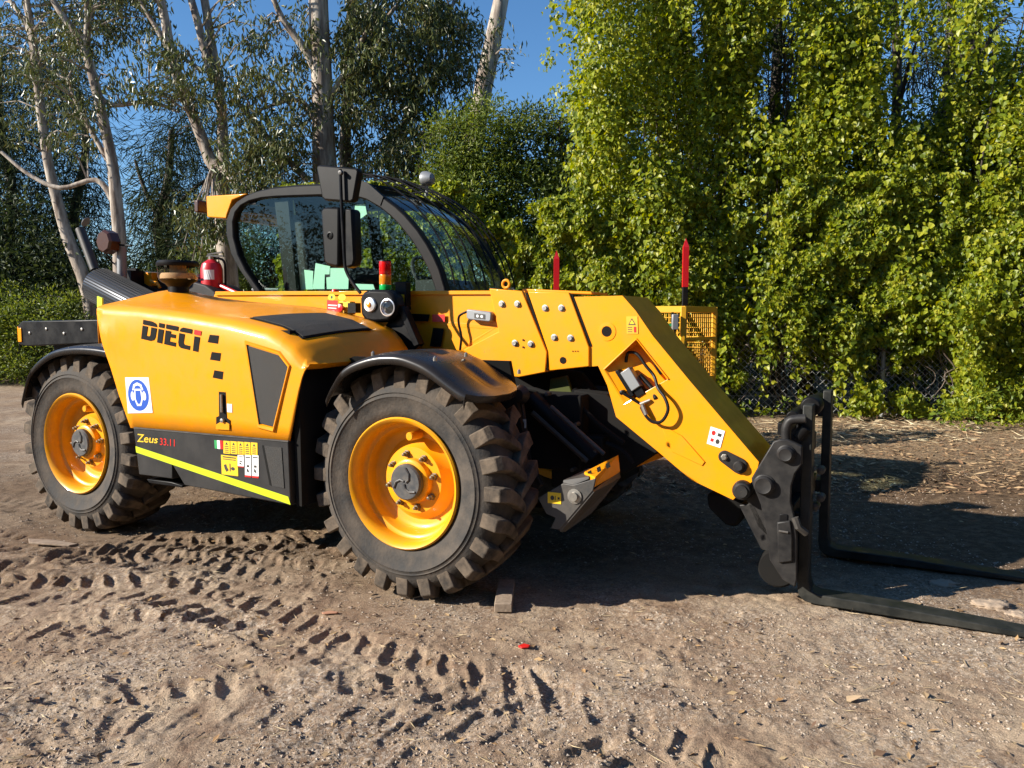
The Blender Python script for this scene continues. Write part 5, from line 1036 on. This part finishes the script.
simple_tree('leafy_bush', 'low rounded green bush at the left edge beyond the rear wheel', SG, 30, 16.8, [(20, 335, 45, 36, 16.6, .8, 130), (55, 320, 30, 24, 16.8, .8, 70), (0, 310, 34, 26, 17.2, .8, 50), (-50, 330, 50, 45, 17, 1, 90), (75, 345, 24, 26, 16.8, .6, 50), (95, 325, 20, 20, 17.5, .6, 30)], 'leaf', 'bush', .085, .42, 62, .36, 'dark', .04, 290)
simple_tree('leafy_bush', 'green bush half hidden behind the muffler and hood', SG, 180, 17, [(160, 300, 60, 30, 17, .8, 110), (230, 260, 30, 40, 16.5, .6, 60), (200, 330, 120, 50, 17, .8, 180), (350, 330, 130, 60, 17, .8, 190)], 'leaf', 'shrub', .09, .4, 60, .4, 'dark', .04, 290)

# ---- chain-link fence
fx0, fy0, fx1, fy1 = -4.0, 11.9, 9.5, 10.55
def fy(x): return fy0 + (fy1 - fy0) * (x - fx0) / (fx1 - fx0)
FE2 = empty('chain_link_fence', (2.7, fy(2.7), 0)); tag(FE2, 'galvanised chain link fence half swallowed by creepers', 'fence')
wm = MB(); sp_f = .10; HF = 1.85; L_ = fx1 - fx0; n_d = int(L_ / sp_f)
for i in range(-int(HF / sp_f), n_d):
    for sg in (1, -1):
        x0 = fx0 + i * sp_f; a, b = (0.03, HF)
        xa, xb = (x0, x0 + HF) if sg > 0 else (x0 + HF, x0)
        pts = []
        for z_ in (0.03, HF):
            t = (z_ - .03) / (HF - .03); x = xa + (xb - xa) * t; pts.append((x, z_))
        (xA, zA), (xB, zB) = pts
        lo_, hi_ = fx0, fx1
        def clip(xA, zA, xB, zB):
            ts = [0, 1]
            for lim in (lo_, hi_):
                if (xA - lim) * (xB - lim) < 0: ts.append((lim - xA) / (xB - xA))
            ts = sorted(t for t in ts if lo_ - 1e-6 <= xA + (xB - xA) * t <= hi_ + 1e-6)
            return (ts[0], ts[-1]) if len(ts) > 1 else None
        r_ = clip(xA, zA, xB, zB)
        if not r_: continue
        q = [Vector((xA + (xB - xA) * t, fy(xA + (xB - xA) * t) + .002 * sg, zA + (zB - zA) * t)) for t in r_]
        wm.tube(q, .0019, 3, cap=False)
loc = FE2.location; PI_ = Matrix.Translation(-loc)
o = wm.build('wire_mesh', M['wire'], FE2); o.matrix_parent_inverse = PI_
for x in (-1.2, 2.2, 5.32, 8.4):
    o = MB().tube([(x, fy(x) + .05, -.1), (x, fy(x) + .05, 2.25)], .030, 14).lathe([(.034, 2.24), (.03, 2.27), (.001, 2.28)], (x, fy(x) + .05, 0), 'z', 14).build('post', M['galv'], FE2, smooth=True); o.matrix_parent_inverse = PI_
o = MB().tube([(fx0, fy(fx0) + .03, .28), (fx1, fy(fx1) + .03, .28)], .004, 5).tube([(fx0, fy(fx0) + .03, HF), (fx1, fy(fx1) + .03, HF)], .02, 8).build('rail', M['galv'], FE2); o.matrix_parent_inverse = PI_
o = MB().tube([(5.55, 12.4, 0), (5.5, 12.4, 2.55)], .04, 12).build('steel_pole', M['galv'], smooth=True); tag(o, 'pale steel pole glimpsed through the vines behind the fence', 'pole')

# ---- vine-draped trees
def vine_tree(label, pxc, f, halfpx, top, n, seed, mk_='ivy', zlo=.9, dep=1.0, extra=()):
    xc = (pxc - 512) / F * f; Rx = halfpx / F * f; root = empty('vine_covered_tree', (xc, f + .6, 0)); tag(root, label, 'tree', 'vine covered trees along the fence'); loc = root.location
    # hanging swags of leaves: each an upright spray with its own depth, the gaps between them left open
    cx = xc + (RNG.random(n) * 2 - 1) * Rx * 1.38; cz = zlo + (top - zlo) * RNG.random(n); cy_ = f + .7 * RNG.random(n) ** .6 * np.where(RNG.random(n) < .5, 1, -.75) * dep
    far_ = RNG.random(n); cy_ = np.where(far_ < .28, f + .8 + .9 * RNG.random(n), np.where(far_ > .9, f - .55 - .35 * RNG.random(n), cy_))
    g = fbm(cx * .9 + seed, cz * .7, seed, 3); k = g > .44; cx, cz, cy_ = cx[k], cz[k], cy_[k]
    qx = 512 + F * cx / cy_; qy = 319 - F * (cz - 1.4) / cy_; k = (((qx - 905) / 42) ** 2 + ((qy - 85) / 62) ** 2 > 1) & (((qx - 770) / 24) ** 2 + ((qy - 75) / 60) ** 2 > 1) & (((qx - 690) / 16) ** 2 + ((qy - 30) / 40) ** 2 > 1); cx, cz, cy_ = cx[k], cz[k], cy_[k]
    rx = .09 + .26 * RNG.random(len(cx)) ** 1.6; rz = .22 + .95 * RNG.random(len(cx)) ** 1.6
    for (px, py, ff, a, b) in extra:
        w_ = W(px, py, ff); cx = np.append(cx, w_.x); cz = np.append(cz, w_.z); cy_ = np.append(cy_, ff); rx = np.append(rx, a); rz = np.append(rz, b)
    cnt = (16 + 850 * rx * rz).astype(int); idx = np.repeat(np.arange(len(cx)), cnt); k = len(idx); u = unit(k); r_ = RNG.random(k) ** .4
    z = u[:, 2] * r_; taper = 1 - .45 * np.clip(-z, 0, 1)
    P = np.stack([cx[idx] + u[:, 0] * r_ * rx[idx] * taper, cy_[idx] + u[:, 1] * r_ * rx[idx] * taper, cz[idx] + z * rz[idx]], -1); P += RNG.normal(size=P.shape) * .035
    q = P[:, 2] > .1; P = P[q]; u = u[q]; k = len(P)
    T = np.stack([u[:, 0] * .5 + RNG.normal(size=k) * .45, u[:, 1] * .5 - .2 + RNG.normal(size=k) * .4, -.7 + RNG.normal(size=k) * .45], -1); Nn = u * .7 + np.array([-.25, -.45, .45]) + RNG.normal(size=(k, 3)) * .4
    L = .036 + .070 * RNG.random(k) ** 2; o = leafmesh('vine_foliage', P, T, Nn, L, L * (.75 + .3 * RNG.random(k)), ML[mk_], root, fold=.12, droop=.18, broad=True); o.matrix_parent_inverse = Matrix.Translation(-loc)
    tm = MB(); pts = smoothpts([Vector((xc + .12 * math.sin(i * 1.3 + seed), f + 1.0, -.1 + (top + .1) * i / 5)) for i in range(6)], 4); tm.tube(pts, list(np.linspace(.13, .06, len(pts))), 10)
    for s in range(9):
        b = pts[6 + (s * 2) % (len(pts) - 8)]; e = b + Vector(((RNG.random() - .5) * 2 * Rx, -.9 * RNG.random(), .5 + .9 * RNG.random())); tm.tube([b, b.lerp(e, .5) + Vector((0, 0, .15)), e], [.04, .025, .010], 6)
    for s in range(5):
        xs = xc + (RNG.random() * 2 - 1) * Rx * .8; tm.tube(smoothpts([Vector((xs + .1 * math.sin(q * 2 + s), f + .35 + .15 * math.cos(q + s), q * top / 6)) for q in range(6)], 3), .010, 5)
    t = tm.build('trunk', MBk['dark'], root, smooth=True, ang=60); t.matrix_parent_inverse = Matrix.Translation(-loc)
    return root
vine_tree('sunlit yellow green vine mass hanging just right of the sky gap', 668, 11.6, 66, 7.4, 640, 3, extra=[(566, 30, 11.8, .3, .3), (585, 60, 11.8, .25, .4), (560, 95, 12, .2, .22), (590, 110, 11.6, .25, .3), (575, 5, 11.6, .4, .25), (548, 60, 12, .14, .2), (600, 150, 11.5, .3, .4), (600, 230, 11.4, .3, .5), (575, 215, 11.8, .2, .3), (555, 12, 12, .2, .15)])
vine_tree('vine draped tree with dark trunk showing near its top', 745, 11.9, 66, 7.6, 520, 8)
vine_tree('vine covered tree with pale leafy strands in the middle of the right side', 825, 11.4, 60, 7.4, 500, 14)
vine_tree('darker vine covered tree with the blue sky hole beside it', 910, 12.3, 66, 6.8, 400, 22, 'ivyd')
vine_tree('bright vine covered tree at the right edge of the photo', 1010, 10.6, 62, 7.2, 520, 31)
# casuarinas standing between the vines, dark against the sky
CG2 = 'dark casuarina trees behind the vines'
for (px, f, lb, el) in ((690, 14.6, 'dark straight casuarina behind the vines nearest the sky gap', [(690, 40, 40, 60, 14.6, .7, 34), (700, 150, 40, 60, 14.6, .7, 60), (640, 100, 30, 60, 15, .7, 24)]),
                        (775, 14.4, 'dark straight casuarina trunk behind the middle vines', [(775, 60, 40, 60, 14.4, .7, 50), (790, 170, 50, 60, 14.4, .7, 80), (840, 60, 30, 50, 14.8, .6, 24)]),
                        (950, 14.8, 'dark casuarina behind the vines at the right', [(950, 60, 50, 60, 14.8, .7, 70), (970, 180, 60, 60, 14.8, .7, 90), (880, 215, 50, 45, 15, .7, 60), (900, 90, 45, 50, 15, .7, 12)])):
    simple_tree('casuarina_tree', lb, CG2, px, f, el, 'needle', 'needle', .26, .05, 46, .55, 'dark', .15, -40, 3)
# creeper mat on the fence, with the bare patch of wire left open
def creeper():
    K_ = 170000; x = -3.5 + 12.5 * RNG.random(K_); z = .08 + 3.3 * RNG.random(K_) ** .9
    px = 512 + F * x / fy(x); py = 319 - F * (z - 1.4) / fy(x)
    a1 = fbm(x * 1.2, z * 1.1, 44, 3); a2 = fbm(x * 4, z * 3.6, 51, 3); d = a1 * .5 + a2 * .5
    hole = np.exp(-(((px - 795) / 55) ** 2 + ((py - 378) / 40) ** 2) ** 1.5) * .33 + np.exp(-(((px - 905) / 24) ** 2 + ((py - 385) / 40) ** 2)) * .10 + np.exp(-(((px - 879) / 9) ** 2)) * (py > 345) * .30 + np.exp(-(((px - 853) / 7) ** 2)) * (py > 248) * (py < 312) * .14 + np.exp(-((z - .0) / .35) ** 2) * .05
    topf = np.clip((z - 2.2) / 1.2, 0, 1) * .12
    k = d > .43 + hole + topf; x = x[k]; z = z[k]; a1 = a1[k]; a2 = a2[k]; n = len(x)
    y = fy(x) - .12 - .9 * (a1 - .42) - .45 * (a2 - .45) + RNG.exponential(.10, n)
    P = np.stack([x, y, z], -1); T = np.stack([RNG.normal(size=n) * .5, -.35 + RNG.normal(size=n) * .4, -.7 + RNG.normal(size=n) * .4], -1); Nn = np.array([-.25, -.75, .5]) + RNG.normal(size=(n, 3)) * .45
    L = .042 + .045 * RNG.random(n); return leafmesh('creeper', P, T, Nn, L, L * (.75 + .3 * RNG.random(n)), ML['ivy'], fold=.12, droop=.18, broad=True)
tag(creeper(), kind='stuff')
vs_ = MB()
for i in range(20):
    x = 3.0 + 3.4 * RNG.random() if i < 10 else -1 + 9 * RNG.random(); z0_ = .05 + .3 * RNG.random(); h = .7 + 1.4 * RNG.random(); y = fy(x) - .06
    vs_.tube(smoothpts([Vector((x + .14 * math.sin(q * 1.9 + i) + .05 * q * (RNG.random() - .5), y - .05 * RNG.random(), z0_ + h * q / 5)) for q in range(6)], 3), .0055 + .004 * RNG.random(), 5, cap=False)
tag(vs_.build('creeper_stems', MBk['vine'], smooth=True), kind='stuff')
# weeds along the foot of the fence
def weeds(name, n, px0, px1, f0, f1, h, mkey):
    px = px0 + (px1 - px0) * RNG.random(n); f = f0 + (f1 - f0) * RNG.random(n); C = []
    for a, b in zip(px, f): C.append(((a - 512) / F * b, b, h * RNG.random()))
    C = np.array(C); P, T, Nn, LL, WW = tufts(C, .13 * (.6 + .8 * RNG.random(n)), 16, 'leaf', .065, .5, .9)
    k = P[:, 2] > .01; return tag(leafmesh(name, P[k], T[k], Nn[k], LL[k], WW[k], ML[mkey]), kind='stuff')
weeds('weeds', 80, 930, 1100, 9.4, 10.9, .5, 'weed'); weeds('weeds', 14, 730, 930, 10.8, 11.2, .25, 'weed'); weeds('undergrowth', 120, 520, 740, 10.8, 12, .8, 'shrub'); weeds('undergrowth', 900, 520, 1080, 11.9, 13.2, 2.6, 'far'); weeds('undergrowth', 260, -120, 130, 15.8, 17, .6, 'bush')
# far woodland closing the view behind everything
def woodland():
    n = 2600; px = -160 + 1400 * RNG.random(n); f = 16.5 + 7 * RNG.random(n)
    topz = np.interp(px, [-160, 0, 130, 240, 420, 500, 560, 640, 760, 860, 900, 960, 1240], [5, 4.6, 2.3, 2.3, 3.4, 3.0, 3.0, 4.2, 5.0, 4.6, 4.0, 5.4, 5.5]); z = topz * RNG.random(n)
    C = np.stack([(px - 512) / F * f, f, z], -1); P, T, Nn, LL, WW = tufts(C, .8 * (.6 + .7 * RNG.random(n)), 60, 'leaf', .14, .4, .9)
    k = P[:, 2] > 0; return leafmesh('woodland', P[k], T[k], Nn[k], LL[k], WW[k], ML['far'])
tag(woodland(), kind='stuff')
def woods(x0, x1, y0, y1, h, n):             # woods round the yard, mostly unseen, added to cut sky light and darken reflections
    x = x0 + (x1 - x0) * RNG.random(n); y = y0 + (y1 - y0) * RNG.random(n); z = .3 + h * RNG.random(n) * (.7 + .3 * np.sin(x * .5 + y * .7))
    P, T, Nn, LL, WW = tufts(np.stack([x, y, z], -1), 1.6 * (.6 + .7 * RNG.random(n)), 60, 'leaf', .3, .55, .9); k = P[:, 2] > 0
    return tag(leafmesh('woodland', P[k], T[k], Nn[k], LL[k], WW[k], ML['far']), kind='stuff')
woods(-70, -16, 17, 30, 5.5, 1500); woods(16, 40, 12, 24, 6, 700); woods(-14, 40, -16, -10, 10, 2600); woods(13, 19, -12, 16, 9, 1400); woods(-60, -50, -25, 25, 10, 1500)

# ---- yellow mesh work basket standing behind the boom
bk = W(683, 319, 8.0); BKT = empty('work_basket', (bk.x - .45, 8.0, 0)); tag(BKT, 'yellow wire mesh work basket standing behind the boom head', 'work basket')
bl = BKT.location
A0 = Vector((bk.x - bl.x, 0, 0)); w1 = Vector((-.62, .32, 0)) * 1.25; w2 = Vector((.46, .52, 0)) * 1.0; HB = 1.53
cr = [A0, A0 + w1, A0 + w1 + w2, A0 + w2]
for i in range(4): MB().box(cr[i] + Vector((0, 0, HB / 2)), (.055, .055, HB - .004)).build('corner_post', M['cage'], BKT, bevel=.004)
for i in range(4):
    a, b = cr[i], cr[(i + 1) % 4]; d = (b - a); L = d.length; rz = math.atan2(d.y, d.x); rot = Matrix.Rotation(rz, 3, 'Z'); mb = MB()
    for z_, hh_ in ((HB - .03, .065), (HB - .34, .035), (HB - .78, .05), (.08, .08)): mb.box((a + b) / 2 + Vector((0, 0, z_)), (L, .04, hh_), rot)
    mb.build_each('guard_rail', M['cage'], BKT, bevel=.003)
    mb = MB()
    for q in np.arange(.06, L - .03, .045): mb.box(a + d * (q / L) + Vector((0, 0, HB / 2)), (.006, .006, HB - .15), rot)
    for z_ in np.arange(.15, HB - .08, .055): mb.box((a + b) / 2 + Vector((0, 0, z_)), (L, .006, .006), rot)
    mb.build('wire_panel', M['cage'], BKT)
MB().prism([c + Vector((0, 0, .04)) for c in cr], (0, 0, .03)).build('floor_plate', M['cage'], BKT)
cb = W(675, 322, 7.93) - bl; MB().box(cb, (.065, .06, .16)).build('control_box', M['aluminium'], BKT, bevel=.008)
MB().tube([cb + Vector((0, 0, -.08)), cb + Vector((0, .01, -.5))], .012, 8).box(cb + Vector((-.02, .03, .0)), (.02, .03, .2)).build('control_cable', M['black'], BKT)
MB().box(W(668, 325, 7.96) - bl, (.07, .03, .03)).build('green_clip', M['green'], BKT)
for (px, f, pt, pb_, lb) in ((686, 8.5, 238, 287, 'red tipped marker stake rising above the yellow work basket'), (556.5, 8.9, 250, 291, 'red tipped marker stake rising just behind the boom, left of the basket')):
    top = W(px, pt, f); zb_ = W(px, pb_, f).z; w_ = .038; s = MB()
    rt = empty('marker_stake', (top.x, f, 0)); tag(rt, lb, 'stake', 'red tipped marker stakes')
    MB().box((0, 0, zb_ / 2), (.06, .045, zb_)).build('stake_post', M['black'], rt, bevel=.004)
    z1 = top.z - .10; s.box((0, 0, (zb_ + z1) / 2), (.062, .047, z1 - zb_)); a = [(-.031, -.0235, z1), (.031, -.0235, z1), (.031, .0235, z1), (-.031, .0235, z1), (0, 0, top.z)]
    s.add(a, [(0, 1, 4), (1, 2, 4), (2, 3, 4), (3, 0, 4)]); s.build('red_tip', M['redgloss'], rt)

# ================================================================== LIGHT, SKY, CAMERA
sd = Vector((-(RX * 1.5 + RY * 1.4), -(-RY * 1.5 + RX * 1.4), 1.0)).normalized()          # towards the sun
elev = math.asin(sd.z); azi = math.atan2(sd.x, sd.y)
su = bpy.data.lights.new('sun', 'SUN'); su.energy = 5.0; su.angle = math.radians(.55); su.color = (1.0, .93, .82)
so = bpy.data.objects.new('sun', su); COL.objects.link(so); so.rotation_euler = (-sd).to_track_quat('-Z', 'Y').to_euler()
wd = bpy.data.worlds.new('World'); sc.world = wd; wd.use_nodes = True; nt = wd.node_tree; bg = nt.nodes['Background']
sk = nt.nodes.new('ShaderNodeTexSky'); sk.sky_type = 'NISHITA'; sk.sun_disc = False; sk.sun_elevation = elev; sk.sun_rotation = azi % (2 * PI); sk.altitude = 100; sk.air_density = 1.0; sk.dust_density = 0.0; sk.ozone_density = 4.5
nt.links.new(sk.outputs[0], bg.inputs['Color']); bg.inputs['Strength'].default_value = .068
hs = nt.nodes.new('ShaderNodeHueSaturation'); hs.inputs['Saturation'].default_value = 1.12; hs.inputs['Value'].default_value = 1.25; nt.links.new(sk.outputs[0], hs.inputs['Color']); nt.links.new(hs.outputs[0], bg.inputs['Color'])
cam = bpy.data.cameras.new('camera'); cam.sensor_width = 36; cam.lens = F / 1024 * 36; cam.clip_end = 2000; cam.clip_start = .05
cm = bpy.data.objects.new('camera', cam); COL.objects.link(cm); cm.location = (0, 0, CAMH); cm.rotation_euler = (PI / 2 - PITCH, 0, 0); sc.camera = cm
sc.view_settings.view_transform = 'Standard'; sc.view_settings.look = 'None'; sc.view_settings.gamma = 1; sc.view_settings.exposure = 1.0; sc.view_settings.use_curve_mapping = False
sc.render.engine = 'CYCLES'; sc.cycles.max_bounces = 7; sc.cycles.transparent_max_bounces = 16; sc.cycles.diffuse_bounces = 3; sc.cycles.use_denoising = True
